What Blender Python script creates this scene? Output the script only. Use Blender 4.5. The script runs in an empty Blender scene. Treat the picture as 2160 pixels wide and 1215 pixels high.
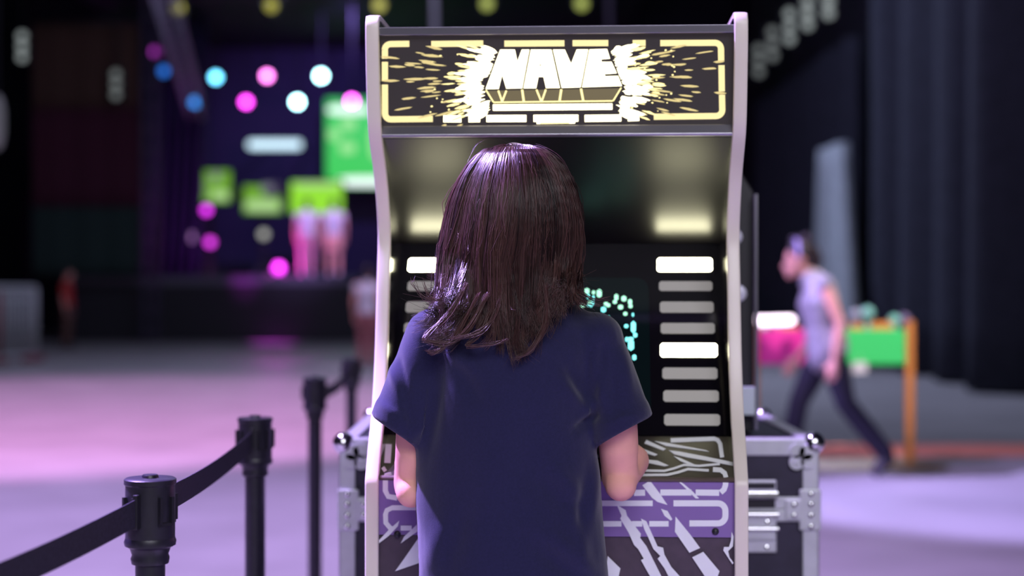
import bpy, bmesh, math, random
from mathutils import Vector, Matrix, Euler
R = math.radians
random.seed(7)
sc = bpy.context.scene
C = sc.collection

# ------------------------------------------------------------------ camera, world, lights, exposure
F = 3300.0                      # focal length in pixels of the 2160 x 1215 frame
CAMZ = 1.27
cam_d = bpy.data.cameras.new('camera')
cam = bpy.data.objects.new('camera', cam_d); C.objects.link(cam)
cam.location = (0, 0, CAMZ); cam.rotation_euler = (R(90), 0, 0)
cam_d.sensor_width = 36.0; cam_d.lens = F / 2160 * 36.0
cam_d.clip_end = 200
cam_d.dof.use_dof = True
cam_d.dof.focus_distance = 2.56
cam_d.dof.aperture_fstop = 1.9
sc.camera = cam

w = bpy.data.worlds.new('world'); sc.world = w; w.use_nodes = True
w.node_tree.nodes['Background'].inputs[0].default_value = (0.30, 0.27, 0.45, 1)
w.node_tree.nodes['Background'].inputs[1].default_value = 0.010

vs = sc.view_settings
vs.view_transform = 'Standard'; vs.look = 'None'; vs.gamma = 1.0; vs.use_curve_mapping = False
vs.exposure = 0.0

def spot(name, loc, target, power, color, angle, blend=0.4, size=0.15):
    d = bpy.data.lights.new(name, 'SPOT'); d.energy = power; d.color = color
    d.spot_size = R(angle); d.spot_blend = blend; d.shadow_soft_size = size
    o = bpy.data.objects.new(name, d); C.objects.link(o); o.location = loc
    o.rotation_euler = (Vector(target) - Vector(loc)).to_track_quat('-Z', 'Y').to_euler()
    return o
def area(name, loc, target, power, color, sx, sy):
    d = bpy.data.lights.new(name, 'AREA'); d.energy = power; d.color = color
    d.shape = 'RECTANGLE'; d.size = sx; d.size_y = sy
    o = bpy.data.objects.new(name, d); C.objects.link(o); o.location = loc
    o.rotation_euler = (Vector(target) - Vector(loc)).to_track_quat('-Z', 'Y').to_euler()
    return o
LILAC = (0.60, 0.40, 1.0)
# stage wash thrown on the hall floor from the lighting rig
spot('rig_spot_floor_far', (-5.0, 9.2, 10.0), (-5.0, 14.8, 0), 9600, (0.86, 0.38, 0.88), 54, 0.4, 0.3)
spot('rig_spot_floor_near', (-4.0, 4.0, 9.5), (-3.0, 5.2, 0), 8600, (0.62, 0.42, 1.0), 76, 0.7, 0.3)
spot('rig_spot_floor_aisle', (-4.0, 9.3, 7.5), (3.5, 9.25, 0), 9500, (0.52, 0.42, 1.0), 20, 0.35, 0.2)
spot('house_light_drapes', (-6.0, 31.0, 8.0), (5.8, 20.0, 3.0), 5500, (0.58, 0.68, 1.0), 50, 0.8, 0.5)
spot('rig_spot_player', (-3.3, 3.9, 5.7), (-0.15, 2.6, 1.3), 7800, (0.48, 0.32, 1.0), 17, 0.5, 0.10)
spot('added_spot_crowd', (-3.6, 21.5, 8.5), (-2.25, 24.5, 1.2), 1500, (0.80, 0.50, 1.0), 14, 0.5)  # added lamp, brightens the person half hidden by the cabinet
# house light behind the photographer and over the back of the hall
area('house_light_front', (0.9, -3.5, 4.6), (0.2, 2.7, 1.1), 310, (0.92, 0.91, 1.0), 4.5, 2.5)
area('house_light_hall', (-1.0, 21.0, 9.8), (-1.0, 23.0, 0), 620, (0.62, 0.66, 1.0), 10, 10)
spot('stage_spot_wash', (-3.5, 33.0, 9.0), (-5.2, 39.0, 2.0), 5200, (0.62, 0.40, 1.0), 30, 0.5)
spot('added_spot_backdrop', (-4.0, 38.0, 8.2), (-5.0, 46.6, 4.0), 900, (0.35, 0.22, 1.0), 80, 0.8)  # added lamp, lifts the backdrop out of black
spot('stage_spot_floor', (-5.6, 35.8, 8.0), (-5.55, 36.3, 0), 7000, (0.75, 0.05, 0.9), 9, 0.6)
spot('added_spot_table', (3.4, 7.4, 6.0), (2.35, 11.1, 0.9), 2000, (1.0, 0.86, 0.82), 13, 0.5)  # added lamp, brightens the red and green boards
spot('rig_spot_walker', (-1.2, 9.2, 6.5), (2.1, 10.6, 1.2), 900, (0.62, 0.42, 1.0), 22, 0.5)

# ------------------------------------------------------------------ helpers
def px(x, y, Y):
    return Vector(((x - 1080) * Y / F, Y, CAMZ - (y - 607.5) * Y / F))

MATS = {}
def nodes_of(m):
    nt = m.node_tree
    return nt, nt.nodes['Principled BSDF']
def mat(name, col, rough=0.5, metal=0.0, spec=0.5, emit=None, estr=0.0, coat=0.0):
    if name in MATS: return MATS[name]
    m = bpy.data.materials.new(name); m.use_nodes = True
    nt, b = nodes_of(m)
    b.inputs['Base Color'].default_value = (*col, 1)
    b.inputs['Roughness'].default_value = rough
    b.inputs['Metallic'].default_value = metal
    b.inputs['Specular IOR Level'].default_value = spec
    b.inputs['Coat Weight'].default_value = coat
    if emit:
        b.inputs['Emission Color'].default_value = (*emit, 1)
        b.inputs['Emission Strength'].default_value = estr
    MATS[name] = m
    return m
def noisy(m, scale=30, amount=0.25, bump=0.0, bscale=None, detail=4):
    """mottle the base colour and add fine relief"""
    nt, b = nodes_of(m)
    tc = nt.nodes.new('ShaderNodeTexCoord')
    n = nt.nodes.new('ShaderNodeTexNoise'); n.inputs['Scale'].default_value = scale; n.inputs['Detail'].default_value = detail
    nt.links.new(tc.outputs['Object'], n.inputs['Vector'])
    mx = nt.nodes.new('ShaderNodeMix'); mx.data_type = 'RGBA'; mx.blend_type = 'MULTIPLY'
    col = b.inputs['Base Color'].default_value[:]
    mx.inputs[0].default_value = 1.0
    mx.inputs[6].default_value = col
    rp = nt.nodes.new('ShaderNodeMapRange')
    rp.inputs[1].default_value = 0.3; rp.inputs[2].default_value = 0.7
    rp.inputs[3].default_value = 1 - amount; rp.inputs[4].default_value = 1 + amount
    nt.links.new(n.outputs['Fac'], rp.inputs[0])
    nt.links.new(rp.outputs[0], mx.inputs[7])
    nt.links.new(mx.outputs[2], b.inputs['Base Color'])
    if bump:
        n2 = nt.nodes.new('ShaderNodeTexNoise'); n2.inputs['Scale'].default_value = bscale or scale * 4
        nt.links.new(tc.outputs['Object'], n2.inputs['Vector'])
        bp = nt.nodes.new('ShaderNodeBump'); bp.inputs['Strength'].default_value = bump; bp.inputs['Distance'].default_value = 0.002
        nt.links.new(n2.outputs['Fac'], bp.inputs['Height'])
        nt.links.new(bp.outputs['Normal'], b.inputs['Normal'])
    return m
def emis(name, col, strength):
    return mat(name, (0.02, 0.02, 0.02), 0.4, emit=col, estr=strength)

class MB:
    def __init__(s): s.v = []; s.f = []
    def add(s, vs, fs):
        o = len(s.v); s.v += [tuple(p) for p in vs]; s.f += [tuple(i + o for i in f) for f in fs]
        return s
    def box(s, x0, x1, y0, y1, z0, z1):
        vs = [(x, y, z) for x in (x0, x1) for y in (y0, y1) for z in (z0, z1)]
        return s.add(vs, [(0, 1, 3, 2), (4, 6, 7, 5), (0, 4, 5, 1), (2, 3, 7, 6), (0, 2, 6, 4), (1, 5, 7, 3)])
    def prism(s, poly, axis, a, b):
        """extrude a 2-D polygon along axis 'x','y','z' from a to b"""
        n = len(poly)
        def P(p, t):
            return {'x': (t, p[0], p[1]), 'y': (p[0], t, p[1]), 'z': (p[0], p[1], t)}[axis]
        vs = [P(p, a) for p in poly] + [P(p, b) for p in poly]
        fs = [tuple(range(n))[::-1], tuple(range(n, 2 * n))] + [(i, (i + 1) % n, n + (i + 1) % n, n + i) for i in range(n)]
        return s.add(vs, fs)
    def rings(s, rs, cap=True, closed=True):
        n = len(rs[0]); vs = [p for r in rs for p in r]; fs = []
        for k in range(len(rs) - 1):
            for i in range(n if closed else n - 1):
                j = (i + 1) % n
                fs.append((k * n + i, k * n + j, (k + 1) * n + j, (k + 1) * n + i))
        if cap:
            fs.append(tuple(range(n))[::-1]); fs.append(tuple(range((len(rs) - 1) * n, len(rs) * n)))
        return s.add(vs, fs)
    def tube(s, pts, rad, n=10, cap=True, round_ends=False):
        pts = [Vector(p) for p in pts]
        if not isinstance(rad, (list, tuple)): rad = [rad] * len(pts)
        rad = list(rad)
        if round_ends:
            mul = lambda r, q: tuple(c * q for c in r) if isinstance(r, (tuple, list)) else r * q
            sca = lambda r: min(r) if isinstance(r, (tuple, list)) else r
            d0 = (pts[0] - pts[1]).normalized(); d1 = (pts[-1] - pts[-2]).normalized()
            a = [(pts[0] + d0 * sca(rad[0]) * c, mul(rad[0], q)) for c, q in ((0.95, 0.3), (0.7, 0.71), (0.35, 0.93))]
            b = [(pts[-1] + d1 * sca(rad[-1]) * c, mul(rad[-1], q)) for c, q in ((0.35, 0.93), (0.7, 0.71), (0.95, 0.3))]
            pts = [q[0] for q in a] + pts + [q[0] for q in b]
            rad = [q[1] for q in a] + rad + [q[1] for q in b]
        rs = []; up = None
        for i, p in enumerate(pts):
            t = (pts[min(i + 1, len(pts) - 1)] - pts[max(i - 1, 0)]).normalized()
            if up is None:
                up = Vector((0, 0, 1)) if abs(t.z) < 0.9 else Vector((0, 1, 0))
            a = t.cross(up).normalized(); b = a.cross(t).normalized(); up = b
            r = rad[i]
            ra, rb = (r if isinstance(r, (tuple, list)) else (r, r))
            rs.append([p + a * ra * math.cos(2 * math.pi * k / n) + b * rb * math.sin(2 * math.pi * k / n) for k in range(n)])
        return s.rings(rs, cap)
    def lathe(s, prof, c=(0, 0, 0), n=24, axis='z'):
        rs = []
        for r, h in prof:
            ring = []
            for k in range(n):
                a = 2 * math.pi * k / n
                q = {'z': (r * math.cos(a), r * math.sin(a), h), 'y': (r * math.cos(a), h, r * math.sin(a)), 'x': (h, r * math.cos(a), r * math.sin(a))}[axis]
                ring.append((q[0] + c[0], q[1] + c[1], q[2] + c[2]))
            rs.append(ring)
        return s.rings(rs)
    def ball(s, c, rx, ry=None, rz=None, n=16, m=10):
        ry = ry or rx; rz = rz or rx
        rs = []
        for j in range(m + 1):
            th = math.pi * (j + 0.02) / (m + 0.04)
            rs.append([(c[0] + rx * math.sin(th) * math.cos(2 * math.pi * k / n), c[1] + ry * math.sin(th) * math.sin(2 * math.pi * k / n), c[2] - rz * math.cos(th)) for k in range(n)])
        return s.rings(rs)
    def stack(s, secs, n=24):
        """horizontal elliptical sections (cx, cy, z, rx, ry)"""
        return s.rings([[(cx + rx * math.cos(2 * math.pi * k / n), cy + ry * math.sin(2 * math.pi * k / n), z) for k in range(n)] for cx, cy, z, rx, ry in secs])
    def mesh(s, name):
        me = bpy.data.meshes.new(name); me.from_pydata(s.v, [], s.f); me.validate()
        bm = bmesh.new(); bm.from_mesh(me); bmesh.ops.recalc_face_normals(bm, faces=bm.faces); bm.to_mesh(me); bm.free()
        return me

def put(o, parent):
    C.objects.link(o)
    if parent is not None: o.parent = parent
    return o
def obj(name, mb, m, parent=None, smooth=False, bevel=0.0, world=False, seg=2, angle=40):
    me = mb.mesh(name) if isinstance(mb, MB) else mb
    o = bpy.data.objects.new(name, me); put(o, parent)
    if m is not None:
        me.materials.clear(); me.materials.append(m)
    if world and parent is not None:
        o.matrix_parent_inverse = parent.matrix_basis.inverted()
    if bevel:
        b = o.modifiers.new('bevel', 'BEVEL'); b.width = bevel; b.segments = seg; b.limit_method = 'ANGLE'; b.angle_limit = R(35)
    if smooth:
        for p in me.polygons: p.use_smooth = True
        if smooth == 'angle':
            me.set_sharp_from_angle(angle=R(angle))
    return o
def tag(o, label=None, cat=None, group=None, kind=None):
    if label: o['label'] = label
    if cat: o['category'] = cat
    if group: o['group'] = group
    if kind: o['kind'] = kind
    return o
def thing(name, label, cat, loc=(0, 0, 0), rotz=0, group=None):
    o = bpy.data.objects.new(name, None); C.objects.link(o)
    o.empty_display_size = 0.1
    o.location = loc; o.rotation_euler = (0, 0, rotz)
    return tag(o, label, cat, group)
def struct(name, mb, m, label=None):
    o = obj(name, mb, m); o['kind'] = 'structure'
    if label: o['label'] = label
    return o
def remesh(mb, name, voxel, smooth_it=3, fac=0.5):
    me = mb.mesh(name + '_src')
    o = bpy.data.objects.new(name + '_tmp', me); C.objects.link(o)
    r = o.modifiers.new('r', 'REMESH'); r.mode = 'VOXEL'; r.voxel_size = voxel; r.adaptivity = 0
    if smooth_it:
        s = o.modifiers.new('s', 'SMOOTH'); s.iterations = smooth_it; s.factor = fac
    dg = bpy.context.evaluated_depsgraph_get()
    out = bpy.data.meshes.new_from_object(o.evaluated_get(dg))
    bpy.data.objects.remove(o); bpy.data.meshes.remove(me)
    out.name = name
    for p in out.polygons: p.use_smooth = True
    return out
def lerp_tab(tab, t):
    if t <= tab[0][0]: return tab[0][1]
    for (a, va), (b, vb) in zip(tab, tab[1:]):
        if t <= b:
            k = (t - a) / (b - a)
            return va + (vb - va) * k
    return tab[-1][1]

# ------------------------------------------------------------------ materials
M_floor = noisy(mat('concrete', (0.40, 0.38, 0.39), 0.55, spec=0.35), 1.3, 0.12, 0.25, 40)
M_wall = noisy(mat('dark_wall', (0.022, 0.022, 0.036), 0.9, spec=0.2), 2.0, 0.2)
M_ceil = noisy(mat('dark_ceiling', (0.016, 0.014, 0.022), 0.95, spec=0.1), 2.0, 0.2)
M_curtain = noisy(mat('black_drape', (0.028, 0.029, 0.046), 0.85, spec=0.2), 6.0, 0.15, 0.3, 300)
M_pale = noisy(mat('pale_drape', (0.42, 0.46, 0.50), 0.8, spec=0.2), 6.0, 0.1)
M_black = mat('black_plastic', (0.014, 0.013, 0.020), 0.42)
M_blackm = noisy(mat('black_powder_coat', (0.017, 0.015, 0.027), 0.38), 60, 0.2)
M_belt = noisy(mat('belt_webbing', (0.026, 0.022, 0.040), 0.75, spec=0.3), 200, 0.25, 0.4, 600)
M_alu = noisy(mat('aluminium', (0.70, 0.70, 0.80), 0.42, 0.35), 25, 0.06)
M_steel = mat('polished_steel', (0.80, 0.80, 0.84), 0.16, 1.0)
M_tmold = mat('cream_edge_trim', (0.80, 0.725, 0.65), 0.35)
M_gloss = mat('gloss_black', (0.005, 0.004, 0.007), 0.12, spec=0.45)
M_shroud = mat('satin_black_shroud', (0.007, 0.006, 0.008), 0.31, spec=0.8)
M_cabblack = mat('cabinet_black', (0.012, 0.011, 0.016), 0.45)
M_trim = mat('dark_metal_trim', (0.30, 0.29, 0.34), 0.30, 0.9)
M_purple = mat('purple_laminate', (0.25, 0.155, 0.42), 0.35)
M_lower = noisy(mat('dark_violet_laminate', (0.075, 0.052, 0.078), 0.40), 40, 0.15)
M_cpanel = mat('dark_brown_overlay', (0.022, 0.015, 0.014), 0.30)
M_print = mat('white_print', (0.88, 0.90, 0.96), 0.40)
M_skin = noisy(mat('skin', (0.86, 0.42, 0.35), 0.58, spec=0.25), 25, 0.06, 0.1, 500)
M_shirt = noisy(mat('navy_cotton', (0.019, 0.019, 0.062), 0.92, spec=0.12), 240, 0.10, 0.35, 900)
nodes_of(M_shirt)[1].inputs['Sheen Weight'].default_value = 0.25
M_casepanel = noisy(mat('case_laminate', (0.030, 0.024, 0.055), 0.5), 30, 0.15)

# ------------------------------------------------------------------ the hall
fl = struct('floor', MB().box(-16, 9, -6, 52, -0.2, 0), M_floor, 'grey concrete hall floor washed with lilac light')
struct('ceiling', MB().box(-16, 9, -6, 52, 11.5, 11.7), M_ceil, 'unlit dark hall ceiling')
struct('wall_left', MB().box(-14.2, -14, -6, 52, 0, 11.5), M_wall, 'dark wall on the left of the hall')
struct('wall_right', MB().box(6.6, 6.8, -6, 52, 0, 11.5), M_wall, 'dark wall behind the row of black drapes')
struct('wall_back', MB().box(-14, 6.6, 47, 47.2, 0, 11.5), M_wall, 'dark back wall of the stage')
struct('wall_rear', MB().box(-14, 6.6, -5.9, -5.7, 0, 11.5), M_wall, 'dark wall behind the photographer')

# black drapes along the right side, running away from the camera
def drape(name, y0, y1, x, zt, amp, npl, m, label, cat='curtain', group=None, z0=0.03, seed=1, taper=0.0):
    rnd = random.Random(seed)
    nx = npl * 14; nz = 10
    ph = [rnd.uniform(-0.5, 0.5) for _ in range(npl + 2)]; am = [rnd.uniform(0.6, 1.25) for _ in range(npl + 2)]
    rs = []
    for j in range(nz + 1):
        t = j / nz; z = z0 + (zt - z0) * t
        row = []
        for i in range(nx + 1):
            u = i / nx; k = u * npl
            a = am[int(k)] * (1 - (k % 1)) + am[int(k) + 1] * (k % 1)
            p = ph[int(k)] * (1 - (k % 1)) + ph[int(k) + 1] * (k % 1)
            dx = amp * a * math.sin(2 * math.pi * k + p) + 0.02 * math.sin(7 * k + 3 * t)
            yy = y0 + (y1 - y0) * u
            mid = (y0 + y1) / 2
            yy = mid + (yy - mid) * (1 - taper * t)
            row.append((x + dx, yy, z))
        rs.append(row)
    mb = MB(); mb.rings(rs, cap=False, closed=False)
    o = obj(name, mb, m, smooth=True)
    s = o.modifiers.new('thick', 'SOLIDIFY'); s.thickness = 0.02
    return tag(o, label, cat, group)
G = 'black drapes along the right wall'
drape('stage_curtain', 12.0, 17.4, 6.0, 8.5, 0.42, 2, M_curtain, 'black pleated curtain nearest the camera at the right edge', group=G, seed=3)
drape('stage_curtain', 17.45, 21.6, 6.0, 8.5, 0.42, 2, M_curtain, 'black pleated curtain, second from the right edge of the picture', group=G, seed=5)
drape('stage_curtain', 21.65, 24.6, 5.90, 8.5, 0.30, 2, M_curtain, 'black pleated curtain just right of the pale grey drape', group=G, seed=9)
drape('stage_curtain', 26.6, 30.8, 5.85, 5.6, 0.16, 6, M_curtain, 'black pleated curtain left of the pale drape, behind the walking woman', group=G, seed=12)
drape('stage_curtain', 30.85, 36.8, 5.85, 5.6, 0.16, 8, M_curtain, 'black pleated curtain farthest away, beside the stage', group=G, seed=15)
drape('pale_drape', 24.1, 27.2, 5.28, 3.6, 0.13, 5, M_pale, 'pale grey gathered drape hanging between two black curtains', seed=21, taper=0.55)

# ------------------------------------------------------------------ stage
STZ = 1.55
struct('added_trim_1', MB().box(-10.6, 3.2, 36.97, 37.0, STZ - 0.20, STZ), mat('added_nosing', (0.14, 0.13, 0.18), 0.6), 'grey edge board added along the front of the stage to catch magenta light')  # added board, gives the magenta edge spot something to fall on
spot('stage_spot_edge', (-5.6, 30.0, 8.0), (-6.3, 37.0, STZ - 0.05), 4000, (0.75, 0.05, 0.9), 5, 0.7)
stage = struct('stage_platform', MB().box(-10.6, 3.2, 37.0, 47, 0, STZ), mat('stage_black', (0.020, 0.018, 0.028), 0.6), 'black raised stage platform at the back of the hall')
struct('stage_roof', MB().box(-10.6, 3.2, 36.0, 47, 8.4, 9.0), mat('stage_roof_dark', (0.030, 0.024, 0.045), 0.8), 'dark roof beam above the stage')
M_backdrop = mat('stage_backdrop', (0.07, 0.06, 0.13), 0.9)
struct('stage_backdrop', MB().box(-9.4, 3.2, 46.6, 46.8, STZ, 8.4), M_backdrop, 'dark blue backdrop behind the stage screens')
M_violetlight = mat('violet_light_drape', (0.045, 0.030, 0.13), 0.85)  # violet light on the black drape is put into this base colour
mbd = MB(); rs = []
for j in range(7):
    z = STZ + 0.02 + 6.75 * j / 6
    rs.append([(-9.3 + 1.5 * i / 40 - 0.25 * (1 - j / 6) ** 2, 40.0 + 0.16 * math.sin(i * 0.95) , z) for i in range(41)])
mbd.rings(rs, cap=False, closed=False)
o = obj('wing_drape', mbd, M_violetlight, smooth=True); o.modifiers.new('t', 'SOLIDIFY').thickness = 0.02
tag(o, 'violet-lit black wing drape at the left end of the stage', 'curtain')

# banner of three bands on the left tower
bn = thing('banner', 'tall dim banner of brown, maroon and dark green bands left of the stage', 'banner', tuple(px(185, 590, 36.4)))
def cloth_panel(name, x0, x1, y0, y1, Y, m, parent):
    a = px(x0, y0, Y); b = px(x1, y1, Y); rs = []
    for j in range(5):
        t = j / 4; z = a.z + (b.z - a.z) * t
        rs.append([(a.x + (b.x - a.x) * i / 30, Y + 0.02 * math.sin(i * 0.7) + 0.01 * math.sin(i * 1.9 + t), z) for i in range(31)])
    mb = MB(); mb.rings(rs, cap=False, closed=False)
    o = obj(name, mb, m, parent, smooth=True, world=True); o.modifiers.new('t', 'SOLIDIFY').thickness = 0.015
    return o
cloth_panel('brown_band', 68, 292, 50, 228, 36.4, mat('banner_brown', (0.085, 0.042, 0.030), 0.9), bn)
cloth_panel('maroon_band', 68, 296, 228, 436, 36.4, mat('banner_maroon', (0.080, 0.014, 0.036), 0.9), bn)
cloth_panel('green_band', 68, 296, 436, 580, 36.4, mat('banner_green', (0.026, 0.050, 0.046), 0.9), bn)
a = px(66, 46, 36.4); b = px(298, 46, 36.4)
for q in (a + Vector((0.2, 0, 0)), b - Vector((0.2, 0, 0))): obj('rope', MB().tube([q, Vector((q.x, q.y, 11.5))], 0.02, 6), M_blackm, bn, world=True)
obj('hanging_bar', MB().tube([a, b], 0.04), M_blackm, bn, smooth=True, world=True)
# the mast carrying it
ms = thing('truss_tower', 'slim grey truss tower beside the three-band banner', 'truss', (px(318, 700, 36.2).x, 36.2, 0))
def truss(parent, p0, p1, wd, m, nseg, rad=0.025):
    p0 = Vector(p0); p1 = Vector(p1); t = (p1 - p0).normalized()
    up = Vector((0, 0, 1)) if abs(t.z) < 0.9 else Vector((0, 1, 0))
    a = t.cross(up).normalized(); b = a.cross(t).normalized()
    cs = [(a * sx + b * sy) * wd / 2 for sx, sy in ((-1, -1), (1, -1), (1, 1), (-1, 1))]
    for c in cs:
        obj('chord', MB().tube([p0 + c, p1 + c], rad, 8), m, parent, smooth=True, world=True)
    web = MB()
    for k in range(nseg):
        q0 = p0 + (p1 - p0) * (k / nseg); q1 = p0 + (p1 - p0) * ((k + 1) / nseg)
        for i in range(4):
            web.tube([q0 + cs[i], q1 + cs[(i + 1) % 4]], rad * 0.5, 5)
    obj('web_bracing', web, m, parent, smooth=True, world=True)
M_trussm = mat('truss_grey', (0.50, 0.47, 0.60), 0.5, 0.2)
truss(ms, (px(318, 700, 36.2).x, 36.2, 0.0), (px(318, 700, 36.2).x, 36.2, 8.4), 0.30, mat('tower_dark', (0.12, 0.10, 0.17), 0.6), 16)
tr = thing('roof_truss', 'grey lighting truss slanting down towards the stage at upper left', 'truss', tuple(px(340, -20, 27)))
truss(tr, px(338, -40, 27), px(413, 236, 39.5), 0.34, M_trussm, 18)
for x, lab in ((912, 'pale hanging pole above the left half of the arcade sign'), (1281, 'dim hanging pole above the right half of the arcade sign')):
    hp = thing('hanging_pole', lab, 'pole', tuple(px(x + 4, 60, 30)), group='poles hanging above the cabinet')
    top = px(x - 6, -380, 30); top.z = 11.5
    bot = px(x + 6, 110, 30)
    obj('tube', MB().tube([top, bot], 0.06), mat('pole_paint', (0.70, 0.68, 0.76), 0.5) if x < 1000 else mat('pole_dark', (0.10, 0.085, 0.13), 0.6), hp, smooth=True, world=True)
    obj('clamp', MB().tube([bot, bot - Vector((0, 0, 0.12))], 0.10), M_blackm, hp, smooth=True, world=True)

# stage lamps hung from the roof
lamp_specs = [
    (375, 17, 30, (0.75, 0.70, 0.10), 0.55, 'dim yellow stage lamp, leftmost of the top row'),
    (572, 12, 30, (0.75, 0.70, 0.10), 0.40, 'dim yellow stage lamp, second from left in the top row'),
    (800, 11, 30, (0.75, 0.72, 0.15), 0.5, 'dim yellow stage lamp just above the cabinet\'s left corner'),
    (1027, 8, 30, (0.65, 0.75, 0.15), 0.45, 'dim yellow-green stage lamp above the letter A of the sign'),
    (1227, 8, 30, (0.65, 0.75, 0.15), 0.45, 'dim yellow-green stage lamp above the letter E of the sign'),
    (329, 109, 38, (0.55, 0.05, 0.65), 1.0, 'small magenta lamp at far left beside the slanting truss'),
    (345, 150, 38.6, (0.03, 0.22, 0.95), 0.8, 'small deep blue lamp below the small magenta one'),
    (411, 216, 38, (0.03, 0.30, 0.95), 1.5, 'blue lamp at the lower end of the slanting truss'),
    (455, 163, 39, (0.15, 0.65, 1.0), 5, 'bright cyan stage lamp, leftmost of the bright upper row'),
    (563, 160, 39, (1.0, 0.22, 0.85), 5, 'bright pink stage lamp in the middle of the bright upper row'),
    (677, 160, 39, (0.45, 0.90, 1.0), 13, 'bright icy white stage lamp, rightmost of the bright upper row'),
    (519, 215, 39, (0.95, 0.06, 0.90), 5, 'bright magenta stage lamp, leftmost of the lower row'),
    (627, 215, 39, (0.45, 0.90, 1.0), 13, 'bright icy white stage lamp in the lower row'),
    (742, 213, 39, (0.95, 0.10, 0.90), 8, 'bright magenta stage lamp in front of the big green screen'),
]
M_can = mat('lamp_can', (0.02, 0.02, 0.025), 0.5)
for k, (x, y, Y, col, st, lab) in enumerate(lamp_specs):
    p = px(x, y, Y)
    t = thing('stage_lamp', lab, 'stage lamp', tuple(p), group='stage lamps hung from the rig')
    r = 0.11
    obj('housing', MB().lathe([(0.05, 0.40), (0.10, 0.36), (r + 0.03, 0.22), (r + 0.035, -0.005), (r + 0.005, -0.01), (r + 0.002, 0.05)], n=16, axis='y'), M_can, t, smooth='angle')
    obj('lens', MB().lathe([(0.01, 0.0), (r * 0.6, -0.002), (r, 0.012), (r, 0.03), (0.01, 0.03)], n=16, axis='y'), emis('lamp_glow_%d' % k, col, st * 1.6), t, smooth=True)
    yb = MB(); yb.tube([(-r - 0.06, 0.12, 0), (-r - 0.06, 0.12, 0.26), (r + 0.06, 0.12, 0.26), (r + 0.06, 0.12, 0)], 0.015, 6)
    top_ = (8.4 if Y > 36 else 11.5) - p.z
    yb.tube([(0, 0.12, 0.26), (0, 0.12, top_)], 0.02, 6)
    obj('yoke_bracket', yb, M_can, t)

# white tube light across the backdrop
p0 = px(531, 305, 44); p1 = px(629, 305, 44)
t = thing('tube_light', 'pale cyan horizontal tube light on the dark stage backdrop', 'light', tuple((p0 + p1) / 2))
obj('tube', MB().tube([p0, p1], 0.12, 12, round_ends=True), emis('tube_glow', (0.62, 0.86, 1.0), 1.5), t, smooth=True, world=True)
for q in (p0, p1): obj('wall_bracket', MB().tube([q + Vector((0, 0.05, 0)), Vector((q.x, 46.6, q.z))], 0.03, 6), M_can, t, world=True)
obj('end_cap', MB().tube([p0 - Vector((0.10, 0, 0)), p0 - Vector((0.16, 0, 0))], 0.13), M_can, t, smooth='angle', world=True)
obj('end_cap', MB().tube([p1 + Vector((0.10, 0, 0)), p1 + Vector((0.16, 0, 0))], 0.13), M_can, t, smooth='angle', world=True)

# screens on stage
def screen(name, x0, x1, y0, y1, Y, base, label, patches, group=None, stand=True):
    a = px(x0, y1, Y); b = px(x1, y0, Y)
    t = thing(name, label, 'screen', ((a.x + b.x) / 2, Y, a.z), group=group)
    e = 0.05
    fr = MB(); fr.box(a.x - e, b.x + e, Y + 0.01, Y + 0.10, a.z - e, b.z + e)
    obj('casing', fr, M_can, t, bevel=0.01, world=True)
    obj('display_panel', MB().box(a.x, b.x, Y - 0.005, Y + 0.02, a.z, b.z), base, t, world=True)
    for nm, q in patches:
        for i, (cx, cy, rx, ry, m) in enumerate(q):
            c = px(cx, cy, Y); mb = MB()
            n = 20
            pts = []
            for k in range(n):
                an = 2 * math.pi * k / n
                ex = abs(math.cos(an)) ** 0.55 * (1 if math.cos(an) >= 0 else -1); ez = abs(math.sin(an)) ** 0.55 * (1 if math.sin(an) >= 0 else -1)
                pts.append((c.x + ex * rx * Y / F, c.z + ez * ry * Y / F))
            mb.prism(pts, 'y', Y - 0.012 - 0.002 * i, Y - 0.002)
            obj(nm, mb, m, t, world=True)
    if stand:
        mb = MB(); cx = (a.x + b.x) / 2
        mb.box(cx - 0.06, cx + 0.06, Y + 0.05, Y + 0.12, STZ, a.z + 0.1)
        mb.box(cx - 0.35, cx + 0.35, Y - 0.15, Y + 0.3, STZ, STZ + 0.04)
        obj('stand', mb, M_can, t, world=True)
    else:
        for xx in (a.x + 0.2, b.x - 0.2):
            obj('hanger', MB().tube([(xx, Y + 0.05, b.z), (xx, Y + 0.05, 8.4)], 0.02, 6), M_can, t, world=True)
    return t
E_green = emis('screen_green', (0.05, 0.62, 0.10), 1.0)
E_lime = emis('screen_lime', (0.30, 0.78, 0.02), 1.0)
E_lime2 = emis('screen_lime_dim', (0.20, 0.50, 0.03), 0.75)
E_white = emis('screen_white', (0.85, 1.0, 0.95), 1.25)
E_palegreen = emis('screen_palegreen', (0.35, 0.85, 0.30), 1.0)
E_palelime = emis('screen_pale_lime', (0.55, 0.88, 0.35), 0.75)
E_grey = emis('screen_grey', (0.40, 0.42, 0.48), 0.55)
E_dark = emis('screen_dark', (0.06, 0.05, 0.10), 0.6)
screen('projection_screen', 688, 905, 208, 394, 45.0, E_green, 'large bright green projection screen behind the cabinet\'s left edge',
       [('white_caption', [(735, 232, 44, 9, E_white), (790, 383, 80, 10, E_white)]),
        ('pale_shape', [(735, 262, 14, 13, E_palegreen), (705, 284, 12, 12, E_palegreen), (733, 312, 16, 12, E_palegreen), (820, 300, 40, 40, E_palegreen)])], stand=False)
screen('stage_monitor', 400, 486, 360, 426, 43.5, E_lime2, 'stage monitor with grey left half and green right half',
       [('grey_half', [(417, 390, 16, 30, E_grey)]), ('pale_shape', [(456, 372, 9, 8, E_grey), (464, 412, 18, 10, E_palelime)])], group='monitors along the stage')
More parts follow.
